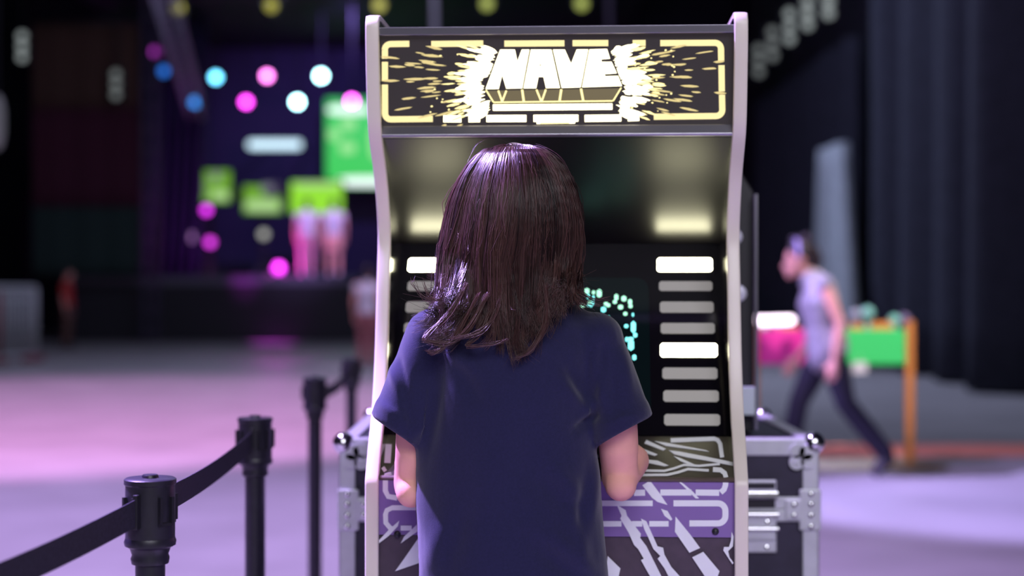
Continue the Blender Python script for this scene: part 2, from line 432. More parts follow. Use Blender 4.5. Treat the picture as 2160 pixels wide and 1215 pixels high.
screen('stage_monitor', 514, 594, 392, 449, 43.5, E_lime2, 'stage monitor with pale lower band, between two other monitors',
       [('dark_block', [(575, 400, 20, 16, E_dark)]), ('pale_caption', [(554, 434, 36, 12, E_palelime)]), ('grey_text', [(563, 396, 12, 8, E_grey)])], group='monitors along the stage')
screen('stage_monitor', 614, 722, 383, 450, 43.5, E_lime, 'bright lime stage monitor behind the two people on stage',
       [('pale_stripe', [(668, 390, 48, 5, E_palelime)])], group='monitors along the stage')

# floor-standing lamps on the stage
for k, (x, y, Y, col, st, lab) in enumerate([
    (435, 443, 40.5, (0.65, 0.03, 0.75), 3.2, 'tall magenta lamp on a stand at stage left'),
    (403, 500, 40, (0.45, 0.20, 0.55), 1.3, 'dim mauve lamp on a stand, leftmost on the stage floor'),
    (443, 511, 40, (0.65, 0.04, 0.70), 2.6, 'low magenta lamp on a stand below the tall magenta lamp'),
    (556, 494, 41, (0.45, 0.47, 0.40), 1.3, 'greyish lamp on a stand below the middle stage monitor'),
    (587, 566, 38.5, (0.80, 0.02, 0.85), 3.0, 'magenta lamp low at the front edge of the stage')]):
    p = px(x, y, Y)
    t = thing('floor_lamp', lab, 'stage lamp', (p.x, p.y, STZ), group='lamps standing on the stage')
    h = p.z - STZ
    r = 0.11
    obj('housing', MB().lathe([(0.06, 0.30), (r + 0.03, 0.20), (r + 0.03, 0.0), (r + 0.004, -0.004), (r + 0.002, 0.04)], (0, 0, h), 16, 'y'), M_can, t, smooth='angle')
    obj('lens', MB().lathe([(0.01, 0), (r, 0.01), (r, 0.03), (0.01, 0.03)], (0, 0, h), 16, 'y'), emis('floor_lamp_glow_%d' % k, col, st), t)
    mb = MB()
    if h > 0.3: mb.tube([(0, 0.1, 0.05), (0, 0.1, h - 0.1)], 0.025, 8)
    for an in (90, 210, 330): mb.tube([(0, 0.1, min(0.35, h * 0.5)), (0.3 * math.cos(R(an)), 0.1 + 0.3 * math.sin(R(an)), 0.015)], 0.015, 6)
    obj('tripod', mb, M_can, t)
    if k == 4:
        ld = bpy.data.lights.new('floor_lamp_light', 'POINT'); ld.energy = 120; ld.color = (0.9, 0.05, 0.9); ld.shadow_soft_size = 0.1
        lo = bpy.data.objects.new('floor_lamp_light', ld); C.objects.link(lo); lo.parent = t; lo.location = (0, -0.25, h + 0.05)

# stacked blinder lights high on both sides of the hall
E_blind = emis('blinder_glow', (0.55, 0.62, 0.62), 0.55)
E_blind2 = emis('blinder_glow_dim', (0.50, 0.55, 0.55), 0.35)
for x, y, Y, h, m, lab in [
    (1748, 2, 27.0, 0.62, E_blind, 'stacked grey blinder light, rightmost of the row at top right'),
    (1704, 28, 29.0, 0.62, E_blind, 'stacked grey blinder light, second from right in the top right row'),
    (1666, 55, 31.0, 0.75, E_blind, 'stacked grey blinder light, middle of the top right row'),
    (1630, 92, 33.0, 0.75, E_blind2, 'stacked grey blinder light, second from left in the top right row'),
    (1601, 128, 35.0, 0.75, E_blind2, 'stacked grey blinder light nearest the cabinet at top right'),
    (46, 98, 35.0, 0.70, E_blind, 'stacked grey blinder light at the far top left of the picture'),
    (244, 178, 36.0, 0.70, E_blind2, 'dim stacked blinder light in front of the brown banner band')]:
    p = px(x, y, Y)
    t = thing('blinder_light', lab, 'light', (p.x, p.y, p.z - h / 2), group='blinder lights high in the hall')
    obj('housing', MB().box(-0.15, 0.15, 0.02, 0.20, -0.03, h + 0.03), M_can, t, bevel=0.02)
    for k in range(3):
        zc = h * (k + 0.5) / 3
        obj('lamp_disc', MB().lathe([(0.01, -0.005), (0.085, 0.0), (0.10, 0.03), (0.01, 0.03)], (0, 0, zc), 14, 'y'), m, t)
    obj('bracket', MB().tube([(0, 0.1, h), (0, 0.1, 11.5 - (p.z - h / 2))], 0.025, 6), M_can, t)
p = px(-6, 258, 20.0)
t = thing('wall_lantern', 'pale elongated lantern cut off by the left edge of the picture', 'light', (p.x, p.y, p.z - 0.35))
obj('shade', MB().lathe([(0.02, 0.0), (0.06, 0.05), (0.09, 0.2), (0.09, 0.5), (0.06, 0.65), (0.02, 0.7)], n=16), emis('lantern_glow', (0.5, 0.48, 0.62), 0.16), t, smooth=True)
obj('cord', MB().tube([(0, 0, 0.7), (0, 0, 11.5 - p.z + 0.35)], 0.01, 6), M_can, t)

# ------------------------------------------------------------------ people in the background
def hand(mb, wrist, d, nrm, side, L=0.17, curl=0.5):
    """palm and five fingers; d = pointing direction, nrm = palm normal, side = +1/-1 for the thumb"""
    wrist = Vector(wrist); d = Vector(d).normalized(); nrm = Vector(nrm)
    nrm = (nrm - d * nrm.dot(d)).normalized(); s = d.cross(nrm).normalized() * side
    pl = L * 0.5
    k1 = wrist + d * pl
    mb.tube([wrist, wrist + d * pl * 0.5, k1], [0.022, 0.030, 0.030], 12, round_ends=True)
    mb.tube([wrist + s * 0.012 + d * 0.01, wrist + s * 0.026 + d * pl * 0.9], [0.014, 0.014], 10, round_ends=True)
    mb.tube([wrist - s * 0.012 + d * 0.01, wrist - s * 0.026 + d * pl * 0.9], [0.014, 0.014], 10, round_ends=True)
    for i, (off, ln) in enumerate(((0.030, 0.46), (0.010, 0.52), (-0.010, 0.48), (-0.029, 0.38))):
        p = k1 + s * off - d * 0.008
        pts = [p]; dd = d.copy(); f = ln * L
        for j, part in enumerate((0.45, 0.32, 0.23)):
            ang = curl * (0.7 + 0.45 * j)
            dd = (dd * math.cos(ang) + nrm * math.sin(ang)).normalized() if j or curl else dd
            pts.append(pts[-1] + dd * f * part)
        mb.tube(pts, [0.0088, 0.0085, 0.0078, 0.0065], 8, round_ends=True)
    b = wrist + s * 0.024 + d * pl * 0.28
    t1 = b + (s * 0.7 + d * 0.6 + nrm * 0.25).normalized() * L * 0.22
    t2 = t1 + (s * 0.15 + d * 0.85 + nrm * 0.5).normalized() * L * 0.17
    mb.tube([b, t1, t2], [0.012, 0.0105, 0.008], 8, round_ends=True)

def person(label, loc, rotz, H, skin, top_m, trouser_m, shoe_m, hair_m, J, top=None, long_trousers=True, sleeve=0.35, hair_style='short', group=None, voxel=0.012, fingers=True, loose=0.0):
    """J: joints in a 1.65 m figure facing -Y."""
    t = thing('person', label, 'person', loc, rotz, group)
    s = H / 1.65
    S = lambda p: Vector(p) * s
    hd = Vector(J['head']); ch = Vector(J['chest']); pe = Vector(J['pelvis']); nk = Vector(J['neck'])
    mb = MB()
    # head with face
    q = MB(); fwd = Vector(J.get('look', (0, -1, 0))).normalized()
    q.ball(hd * s, 0.074 * s, 0.092 * s, 0.108 * s)
    q.ball((hd + fwd * 0.030 + Vector((0, 0, -0.060))) * s, 0.055 * s, 0.060 * s, 0.055 * s)
    q.ball((hd + fwd * 0.072 + Vector((0, 0, -0.098))) * s, 0.022 * s)                    # chin
    q.tube([S(hd + fwd * 0.088 + Vector((0, 0, 0.010))), S(hd + fwd * 0.116 + Vector((0, 0, -0.030))), S(hd + fwd * 0.092 + Vector((0, 0, -0.040)))], [0.010 * s, 0.014 * s, 0.012 * s], 8, round_ends=True)
    q.ball(S(hd + fwd * 0.092 + Vector((0, 0, -0.066))), 0.020 * s, 0.012 * s, 0.010 * s)  # lips
    sd = fwd.cross(Vector((0, 0, 1))).normalized()
    for k in (-1, 1):
        q.ball(S(hd + sd * 0.074 * k + Vector((0, 0.008, -0.012))), 0.012 * s, 0.022 * s, 0.032 * s)
        q.ball(S(hd + fwd * 0.080 + sd * 0.030 * k + Vector((0, 0, 0.020))), 0.022 * s, 0.014 * s, 0.008 * s)  # brow
    mb.v += q.v; mb.f += [tuple(i for i in f) for f in q.f]
    mb.tube([S(ch + Vector((0, 0, 0.10))), S(nk), S(hd + Vector((0, 0.01, -0.06)))], [0.065 * s, 0.052 * s, 0.050 * s], 12, round_ends=True)
    # trunk
    def trunk(b, g):
        mid = (ch + pe) / 2
        b.tube([S(pe + Vector((0, 0, -0.08))), S(pe), S(mid), S(ch), S(ch + Vector((0, 0, 0.10))), S(nk + Vector((0, 0, -0.03)))],
               [((0.150 + g) * s, (0.105 + g) * s), ((0.160 + g) * s, (0.115 + g) * s), ((0.135 + g) * s, (0.100 + g) * s), ((0.165 + g) * s, (0.110 + g) * s), ((0.150 + g) * s, (0.085 + g) * s), ((0.070 + g) * s, (0.060 + g) * s)], 20, round_ends=True)
    trunk(mb, -0.012)
    for k in ('L', 'R'):
        sh, el, wr = (Vector(v) for v in J['arm' + k])
        mb.tube([S(sh), S((sh + el) / 2), S(el), S((el * 0.6 + wr * 0.4)), S(wr)], [0.050 * s, 0.044 * s, 0.036 * s, 0.036 * s, 0.024 * s], 12, round_ends=True)
        d = (wr - el).normalized(); nr = Vector(J.get('palm' + k, ((1 if sh.x < 0 else -1), 0, 0)))
        if fingers: hand(mb, S(wr), d, nr, 1 if sh.x < 0 else -1, 0.17 * s, 0.35)
        else: mb.tube([S(wr), S(wr + d * 0.14)], [0.03 * s, 0.02 * s], 8, round_ends=True)
        hp, kn, an = (Vector(v) for v in J['leg' + k])
        mb.tube([S(hp), S((hp + kn) / 2), S(kn), S(kn * 0.65 + an * 0.35), S(an)], [0.085 * s, 0.074 * s, 0.054 * s, 0.055 * s, 0.038 * s], 14, round_ends=True)
        ft = Vector(J['foot' + k])
        mb.tube([S(an + Vector((0, 0, -0.03))), S(ft)], [0.038 * s, 0.030 * s], 10, round_ends=True)
    obj('body', remesh(mb, 'body', voxel, 4), skin, t)
    # top
    mt = MB(); trunk(mt, 0.008 + loose)
    for k in ('L', 'R'):
        sh, el, wr = (Vector(v) for v in J['arm' + k])
        e2 = sh + (el - sh) * sleeve
        mt.tube([S(sh + Vector((0, 0, 0.01))), S(e2)], [0.062 * s, (0.058 if sleeve > 0.2 else 0.05) * s], 14, round_ends=sleeve < 0.2)
    obj('top', remesh(mt, 'top', voxel, 3), top_m, t)
    mt = MB()
    mt.tube([S(pe + Vector((0, 0, 0.04))), S(pe + Vector((0, 0, -0.09)))], [(0.155 * s, 0.115 * s), (0.160 * s, 0.122 * s)], 18, round_ends=True)
    for k in ('L', 'R'):
        hp, kn, an = (Vector(v) for v in J['leg' + k])
        if long_trousers:
            mt.tube([S(hp), S((hp + kn) / 2), S(kn), S(kn * 0.5 + an * 0.5), S(an + (an - kn).normalized() * 0.01)], [0.098 * s, 0.090 * s, 0.072 * s, 0.070 * s, 0.062 * s], 14)
        else:
            mt.tube([S(hp), S((hp + kn) / 2), S(hp * 0.1 + kn * 0.9)], [0.105 * s, 0.100 * s, 0.085 * s], 14)
    obj('trousers' if long_trousers else 'shorts', remesh(mt, 'trousers', voxel, 3), trouser_m, t)
    for k in ('L', 'R'):
        an = Vector(J['leg' + k][2]); ft = Vector(J['foot' + k]); back = an + (an - ft).normalized() * 0.03
        hl = Vector((back.x, back.y, back.z - 0.045))
        q = MB(); q.tube([S(hl), S(an * 0.5 + ft * 0.5 + Vector((0, 0, -0.012))), S(ft)], [(0.042 * s, 0.046 * s), (0.046 * s, 0.044 * s), (0.040 * s, 0.030 * s)], 14, round_ends=True)
        obj('shoe', remesh(q, 'shoe', voxel * 0.8, 2), shoe_m, t)
    # eyes
    for k in (-1, 1):
        q = MB().ball(S(hd + fwd * 0.086 + sd * 0.030 * k + Vector((0, 0, 0.004))), 0.011 * s, 0.011 * s, 0.008 * s, 10, 6)
        obj('eye', q, mat('eye_dark', (0.02, 0.015, 0.015), 0.2), t, smooth=True)
    # hair
    q = MB()
    q.ball((hd - fwd * 0.016 + Vector((0, 0, 0.026))) * s, 0.084 * s, 0.098 * s, 0.096 * s)
    q.ball((hd - fwd * 0.045 + Vector((0, 0, -0.03))) * s, 0.072 * s, 0.062 * s, 0.070 * s)
    if hair_style == 'buns':
        q.ball(S(hd + Vector((-0.045, -0.020, 0.120))), 0.034 * s, 0.040 * s, 0.036 * s)
        q.ball(S(hd + Vector((0.035, 0.045, 0.130))), 0.034 * s, 0.040 * s, 0.040 * s)
        q.tube([S(hd - fwd * 0.09 + Vector((0, 0, 0.02))), S(hd - fwd * 0.13 + Vector((0, 0, -0.06))), S(hd - fwd * 0.11 + Vector((0, 0, -0.15)))], [0.05 * s, 0.045 * s, 0.02 * s], 10, round_ends=True)
    obj('hair', remesh(q, 'hair', voxel * 0.8, 2), hair_m, t)
    if hair_style == 'buns':
        q = MB(); pts = []
        for k in range(13):
            an = math.pi * k / 12
            pts.append(S(hd + sd * 0.092 * math.cos(an) + Vector((0, 0, 0.125 * math.sin(an) + 0.005)) + fwd * 0.02))
        q.tube(pts, 0.012 * s, 8)
        obj('hair_band', q, mat('lilac_band', (0.45, 0.36, 0.75), 0.6), t, smooth=True)
    return t

STAND = dict(head=(0, -0.015, 1.535), neck=(0, 0.01, 1.40), chest=(0, 0.01, 1.20), pelvis=(0, 0, 0.92),
             armL=((-0.185, 0.01, 1.33), (-0.23, 0.03, 1.07), (-0.235, -0.03, 0.84)), armR=((0.185, 0.01, 1.33), (0.23, 0.03, 1.07), (0.235, -0.03, 0.84)),
             legL=((-0.09, 0, 0.88), (-0.10, -0.01, 0.49), (-0.105, 0.02, 0.09)), legR=((0.09, 0, 0.88), (0.10, -0.01, 0.49), (0.105, 0.02, 0.09)),
             footL=(-0.12, -0.13, 0.035), footR=(0.12, -0.13, 0.035))
WALK = dict(head=(0, -0.185, 1.500), neck=(0, -0.095, 1.375), chest=(0, -0.05, 1.20), pelvis=(0, 0.01, 0.90), look=(0, -0.94, -0.33),
            armL=((-0.175, -0.045, 1.31), (-0.21, 0.02, 1.04), (-0.20, -0.16, 0.80)), armR=((0.175, -0.045, 1.31), (0.21, 0.055, 1.05), (0.215, 0.015, 0.80)),
            legL=((-0.08, 0.0, 0.86), (-0.085, -0.17, 0.50), (-0.085, -0.25, 0.10)), legR=((0.08, 0.02, 0.86), (0.085, 0.12, 0.50), (0.085, 0.40, 0.15)),
            footL=(-0.09, -0.40, 0.04), footR=(0.09, 0.32, 0.035), palmL=(1, 0, 0), palmR=(-1, 0, 0))
M_hairdark = mat('dark_hair', (0.022, 0.014, 0.018), 0.45)
M_shoe_d = mat('dark_shoe', (0.04, 0.035, 0.05), 0.6)
M_shoe_w = mat('white_shoe', (0.6, 0.58, 0.62), 0.6)
M_grey_top = noisy(mat('grey_jersey', (0.34, 0.32, 0.38), 0.85), 9, 0.35)
M_navy_tr = mat('dark_navy_trousers', (0.016, 0.014, 0.034), 0.85)
wp = px(1742, 985, 10.6)
person('woman in grey top and dark trousers walking left, hair tied up', (wp.x, 10.6, 0), R(-90), 1.62, M_skin, M_grey_top, M_navy_tr, M_shoe_d, M_hairdark, WALK, sleeve=0.06, hair_style='buns', voxel=0.009, loose=0.022)
M_white_top = mat('white_tshirt', (0.62, 0.60, 0.66), 0.8)
M_pinksh = mat('pinkish_shorts', (0.50, 0.25, 0.30), 0.8)
a = px(648, 578, 38.3); b = px(704, 578, 38.3)
person('person on stage in pale t-shirt and pink trousers, left of the pair', (a.x, 38.3, STZ), R(175), 1.90, M_skin, M_white_top, M_pinksh, M_shoe_w, M_hairdark, STAND, sleeve=0.5, voxel=0.02, fingers=False, group='people standing on the stage')
person('person on stage in pale t-shirt and shorts, right of the pair', (b.x, 38.3, STZ), R(190), 1.90, M_skin, M_white_top, M_skin, M_shoe_w, M_hairdark, STAND, long_trousers=False, sleeve=0.5, voxel=0.02, fingers=False, group='people standing on the stage')
a = px(776, 720, 24.5)
person('person in pale top half hidden behind the cabinet\'s left edge', (a.x, 31.0 - 6.5, 0), R(160), 1.62, M_skin, M_white_top, mat('red_brown_trousers', (0.34, 0.12, 0.13), 0.8), M_shoe_d, M_hairdark, STAND, sleeve=0.4, voxel=0.014)
a = px(142, 735, 32.5)
person('distant person in a red top standing by the white barrier', (a.x, 32.5, 0), R(90), 1.68, M_skin, mat('red_top', (0.55, 0.04, 0.03), 0.8), mat('brown_trousers', (0.13, 0.06, 0.05), 0.8), M_shoe_d, M_hairdark, STAND, sleeve=0.9, voxel=0.02, fingers=False)

# ------------------------------------------------------------------ white crowd barrier, far left
M_barrier = mat('white_barrier', (0.52, 0.54, 0.55), 0.6)
M_redfoot = mat('red_foot', (0.22, 0.02, 0.03), 0.6)
b0 = px(76, 760, 27.0); b1 = px(-60, 775, 25.5)
t = thing('crowd_barrier', 'white barred crowd barrier with red feet at the far left', 'barrier', (b0.x, 27.0, 0))
def along(k, z): return Vector((b0.x + (b1.x - b0.x) * k, 27.0 - 1.5 * k, z))
obj('frame', MB().tube([along(0, 0.12), along(0, 1.24), along(0.02, 1.28), along(0.98, 1.28), along(1, 1.24), along(1, 0.12)], 0.035, 8).tube([along(0, 0.12), along(1, 0.12)], 0.035, 8).tube([along(0, 1.08), along(1, 1.08)], 0.02, 8), M_barrier, t, smooth=True, world=True)
for k in range(15):
    u = (k + 0.7) / 15.4
    obj('bar', MB().tube([along(u, 0.13), along(u, 1.26)], 0.020, 6), M_barrier, t, smooth=True, world=True)
for k in (0.05, 0.62):
    q = along(k, 0)
    obj('foot', MB().box(q.x - 0.10, q.x + 0.10, q.y - 0.35, q.y + 0.35, 0, 0.10), M_redfoot, t, bevel=0.02, world=True)
p = along(0.58, 0)
obj('red_post', MB().tube([(p.x, p.y - 0.05, 0.1), (p.x, p.y - 0.05, 1.2)], 0.045, 8), M_redfoot, t, smooth=True, world=True)

# ------------------------------------------------------------------ game table with orange posts at right
TY = 11.15
M_orange = mat('orange_post', (0.78, 0.30, 0.06), 0.5)
M_red = mat('fluorescent_red', (0.95, 0.04, 0.42), 0.5)
M_grn = mat('fluorescent_green', (0.05, 0.75, 0.16), 0.5)
xl = px(1590, 0, TY).x; xr = px(1919, 0, TY).x; xm = (px(1735, 0, TY)).x
zt = CAMZ - (680 - 607.5) * TY / F; zb = CAMZ - (768 - 607.5) * TY / F
t = thing('display_table', 'narrow table with red and green front boards between two orange posts', 'table', ((xl + xr) / 2, TY, 0))
for xx in (xl, xr):
    q = MB().tube([(xx, TY, 0.02), (xx, TY, zt + 0.01)], 0.032, 12)
    po = obj('post', q, M_orange, t, smooth='angle', world=True)
for xx in (xl, xr):
    obj('base_plate', MB().lathe([(0.01, 0.03), (0.06, 0.03), (0.26, 0.012), (0.27, 0.0), (0.01, 0.0)], (xx, TY, 0), 28), mat('brown_base', (0.30, 0.20, 0.14), 0.6), t, smooth='angle', world=True)
obj('red_board', MB().box(xl + 0.035, xm, TY - 0.02, TY + 0.012, zb, zt - 0.05), M_red, t, bevel=0.004, world=True)
obj('green_board', MB().box(xm + 0.003, xr - 0.035, TY - 0.02, TY + 0.012, zb, zt - 0.05), M_grn, t, bevel=0.004, world=True)
obj('table_top', MB().box(xl - 0.02, xr + 0.02, TY + 0.013, TY + 0.24, zt - 0.09, zt - 0.06), mat('table_grey', (0.35, 0.35, 0.38), 0.6), t, bevel=0.005, world=True)
# lit white bar standing on the red half
p0 = px(1590, 677, TY + 0.1); p1 = px(1668, 675, TY + 0.1)
lb = thing('light_bar', 'glaring white light bar lying above the red board', 'light', tuple((p0 + p1) / 2))
obj('tube', MB().tube([p0, p1], 0.028, 12, round_ends=True), emis('bar_glow', (1.0, 0.80, 1.0), 5.0), lb, smooth=True, world=True)
mbx = MB()
for q in (p0, p1): mbx.tube([q, Vector((q.x, q.y, zt - 0.06))], 0.012, 6)
obj('bracket', mbx, M_can, lb, world=True)
# bright toys on the table
toys = [('toy_ball', 1806, 664, 0.045, (0.35, 0.38, 0.50), 'pale grey toy ball on the green half, beside the woman'),
        ('toy_ball', 1830, 660, 0.048, (0.25, 0.65, 0.55), 'teal toy ball in the middle of the green half'),
        ('toy_ball', 1887, 676, 0.042, (0.25, 0.75, 0.55), 'mint toy ball near the right orange post'),
        ('toy_ball', 1908, 674, 0.045, (0.22, 0.18, 0.32), 'dark violet toy ball on top of the right orange post\'s corner'),
        ('toy_ball', 1640, 694, 0.040, (0.85, 0.18, 0.35), 'pink toy ball under the white light bar'),
        ('toy_ball', 1612, 694, 0.026, (0.30, 0.60, 0.55), 'small teal toy ball at the left end of the red board')]
for nm, x, y, r, col, lab in toys:
    q = px(x, y, TY + 0.19); base = zt - 0.06
    tb = thing(nm, lab, 'toy', (q.x, q.y, base), group='toys on the display table')
    m_ = mat('toy_%d_%d' % (x, y), col, 0.4)
    h = max(q.z - base, r)
    obj('ball', MB().ball((0, 0, h), r, n=14), m_, tb, smooth=True)
    if h - r > 0.003:
        obj('stand', MB().lathe([(r * 0.8, 0), (r * 0.8, 0.006), (r * 0.35, 0.012), (r * 0.35, h - r * 0.8)], n=12), m_, tb, smooth='angle')
for x0, x1, y0, y1, lab in [(1793, 1824, 682, 704, 'orange toy block left of the second orange block on the green half'), (1838, 1884, 676, 696, 'long orange toy block in the middle of the green half'),
                            (1650, 1684, 686, 712, 'orange toy block on the red half beside the woman')]:
    a = px(x0, y1, TY + 0.04); b = px(x1, y0, TY + 0.04); base = zt - 0.06
    tb = thing('toy_block', lab, 'toy', ((a.x + b.x) / 2, TY + 0.06, base), group='toys on the display table')
    hw = (b.x - a.x) / 2; hh = max(b.z - base, 0.04)
    obj('block', MB().box(-hw, hw, -0.03, 0.03, 0, hh * 0.75), M_orange, tb, bevel=0.006)
    q = MB()
    for sx in (-0.5, 0.5): q.lathe([(0.012, hh * 0.75), (0.012, hh), (0.003, hh)], (sx * hw, 0, 0), 10)
    obj('stud', q, M_orange, tb, smooth='angle')
q = px(1815, 772, TY - 0.05)
t = thing('paper_tag', 'white paper tag hanging under the green board', 'tag', (q.x, TY - 0.03, q.z - 0.03))
obj('sheet', MB().box(-0.05, 0.05, -0.004, 0.0, -0.02, 0.055), mat('paper', (0.75, 0.75, 0.72), 0.8), t)
obj('string', MB().tube([(0, -0.002, 0.055), (0, 0.0, 0.11)], 0.002, 5), mat('paper', (0.75, 0.75, 0.72), 0.8), t)
# band of orange light on the floor, put into a low coloured strip
t = thing('orange_light_band', 'low salmon-orange strip imitating a band of light across the floor at right', 'painted light', (3.6, 12.1, 0))
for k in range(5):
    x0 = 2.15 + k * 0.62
    obj('segment', MB().prism([(11.75 + 0.02 * k, 0.0), (11.95 + 0.02 * k, 0.045), (12.25 + 0.02 * k, 0.045), (12.45 + 0.02 * k, 0.0)], 'x', x0, x0 + 0.612), mat('salmon_floor_light', (0.85, 0.30, 0.20), 0.6), t, bevel=0.004, world=True)

# ------------------------------------------------------------------ belt stanchions
def stanchion(loc, label, ang=0.0):
    t = thing('stanchion', label, 'stanchion', loc, ang, 'belt stanchions beside the cabinet')
    obj('base', MB().lathe([(0.02, 0.0), (0.165, 0.0), (0.168, 0.006), (0.165, 0.016), (0.10, 0.030), (0.034, 0.036), (0.02, 0.036)], n=36), M_blackm, t, smooth='angle')
    obj('pole', MB().lathe([(0.0225, 0.03), (0.0225, 0.86)], n=28), M_blackm, t, smooth='angle')
    obj('collar', MB().lathe([(0.0225, 0.846), (0.028, 0.848), (0.0295, 0.856), (0.0275, 0.862), (0.031, 0.872), (0.0385, 0.876), (0.0395, 0.882), (0.0375, 0.888)], n=32), M_blackm, t, smooth='angle')
    hd = obj('head', MB().lathe([(0.02, 0.872), (0.0375, 0.878), (0.0375, 0.968), (0.0395, 0.970), (0.0395, 0.977), (0.0365, 0.979), (0.01, 0.979)], n=36), M_blackm, t, smooth='angle')
    obj('cap_button', MB().lathe([(0.0125, 0.976), (0.0125, 0.982), (0.011, 0.984), (0.002, 0.984)], n=24), M_blackm, hd, smooth='angle')
    for k in range(4):
        a = R(90 * k)
        mb = MB()
        mb.box(0.036, 0.0425, -0.013, -0.0085, 0.912, 0.952); mb.box(0.036, 0.0425, 0.0085, 0.013, 0.912, 0.952)
        mb.box(0.036, 0.039, -0.013, 0.013, 0.908, 0.913)
        c = obj('belt_slot', mb, M_black, hd); c.rotation_euler = (0, 0, a)
    return t
ST = [(-0.902, 1.00), (-0.555, 2.40), (-0.578, 3.52), (-0.640, 5.08), (-0.662, 6.45)]
dirs = []
labs = [None, 'black belt stanchion nearest the camera at lower left', 'black belt stanchion, second from the camera, joined by belt to the nearest', 'black belt stanchion, third from the camera, left of the flight case', 'blurred black belt stanchion farthest away, by the cabinet\'s left edge']
stn = []
for i, (x, y) in enumerate(ST):
    if i == 0: continue
    o = stanchion((x, y, 0), labs[i], R({1: -40, 2: -55, 3: -90, 4: -90}[i]))
    stn.append(o)
def belt(p, q, sag, label, wd=0.041):
    p = Vector(p); q = Vector(q); t = thing('retractable_belt', label, 'belt', tuple(p), group='belts between the stanchions')
    d = (q - p).normalized(); nrm = d.cross(Vector((0, 0, 1))).normalized() * 0.0009
    rs = []; n = 24
    for k in range(n + 1):
        u = k / n; c = p + (q - p) * u - Vector((0, 0, sag * 4 * u * (1 - u)))
        tw = 0.10 * math.sin(u * 5)
        e = Vector((nrm.x * 400 * tw * 0.01, nrm.y * 400 * tw * 0.01, wd / 2))
        rs.append([c - e - nrm, c + e - nrm, c + e + nrm, c - e + nrm])
    obj('webbing', MB().rings(rs), M_belt, t, smooth='angle', world=True)
    for c0, dd in ((p, d), (q, -d)):
        mb = MB(); w2 = 0.0035; s = dd.cross(Vector((0, 0, 1))).normalized()
        for a_, b_ in ((-0.004, 0.010),):
            vs = []
            for al in (a_, b_):
                for si in (-w2, w2):
                    for z in (-0.026, 0.026): vs.append(c0 + dd * al + s * si + Vector((0, 0, z)))
            mb.add(vs, [(0, 1, 3, 2), (4, 6, 7, 5), (0, 4, 5, 1), (2, 3, 7, 6), (0, 2, 6, 4), (1, 5, 7, 3)])
        obj('end_clip', mb, M_black, t, bevel=0.001, world=True)
    return t
def edge_pt(i, j, z=0.932, r=0.040):
    a = Vector((*ST[i], z)); b = Vector((*ST[j], z)); return a + (b - a).normalized() * r
belt(edge_pt(1, 0), edge_pt(0, 1), 0.042, 'black webbing belt running from the nearest stanchion out at lower left')
belt(edge_pt(1, 2), edge_pt(2, 1), 0.012, 'black webbing belt between the two nearest stanchions')
belt(edge_pt(3, 4), edge_pt(4, 3), 0.03, 'blurred black belt between the two farthest stanchions')

# ------------------------------------------------------------------ flight case behind the cabinet
CY = 3.54; CX0, CX1 = -0.392, 0.695; CZ0, CZ1 = 0.10, 0.928; CD = 0.74
fc = thing('flight_case', 'black flight case with aluminium edges and ball corners behind the cabinet', 'flight case', ((CX0 + CX1) / 2, CY, 0))
zs0, zs1 = 0.742, 0.797      # lid joint
obj('body_panel', MB().box(CX0 + 0.008, CX1 - 0.008, CY + 0.006, CY + CD - 0.006, CZ0 + 0.006, zs0 + 0.004), M_casepanel, fc, world=True)
obj('lid_panel', MB().box(CX0 + 0.008, CX1 - 0.008, CY + 0.006, CY + CD - 0.006, zs1 - 0.004, CZ1 - 0.006), M_casepanel, fc, world=True)
e = 0.037
def lrail(nm, a, b):
    mb = MB().box(*a); mb.box(*b); obj(nm, mb, M_alu, fc, bevel=0.002, world=True)
for xx, sgn in ((CX0, 1), (CX1, -1)):
    x0, x1 = sorted((xx, xx + sgn * e)); xa, xb = sorted((xx, xx + sgn * 0.005))
    for y0, s2 in ((CY, 1), (CY + CD, -1)):
        ya, yb = sorted((y0, y0 + s2 * 0.005)); yc, yd = sorted((y0, y0 + s2 * e))
        lrail('corner_rail', (x0, x1, ya, yb, CZ0, CZ1), (xa, xb, yc, yd, CZ0, CZ1))
    lrail('top_rail', (x0, x1, CY, CY + CD, CZ1 - 0.005, CZ1), (xa, xb, CY, CY + CD, CZ1 - e, CZ1))
    lrail('bottom_rail', (x0, x1, CY, CY + CD, CZ0, CZ0 + 0.005), (xa, xb, CY, CY + CD, CZ0, CZ0 + e))
for y0, s2 in ((CY, 1), (CY + CD, -1)):
    ya, yb = sorted((y0 - s2 * 0.001, y0 + s2 * 0.005)); yc, yd = sorted((y0, y0 + s2 * e))
    lrail('top_rail', (CX0, CX1, ya, yb, CZ1 - e, CZ1), (CX0, CX1, yc, yd, CZ1 - 0.005, CZ1 + 0.001))
    lrail('bottom_rail', (CX0, CX1, ya, yb, CZ0, CZ0 + e), (CX0, CX1, yc, yd, CZ0, CZ0 + 0.005))
obj('joint_rail', MB().box(CX0 + 0.03, CX1 - 0.03, CY - 0.004, CY + 0.010, zs0, 0.768), M_alu, fc, bevel=0.002, world=True)
obj('joint_rail', MB().box(CX0 + 0.03, CX1 - 0.03, CY - 0.004, CY + 0.010, 0.7695, zs1), M_alu, fc, bevel=0.002, world=True)
obj('joint_rail', MB().box(CX1 - 0.010, CX1 + 0.003, CY, CY + CD, zs0, zs1), M_alu, fc, bevel=0.002, world=True)
obj('joint_rail', MB().box(CX0 - 0.003, CX0 + 0.010, CY, CY + CD, zs0, zs1), M_alu, fc, bevel=0.002, world=True)
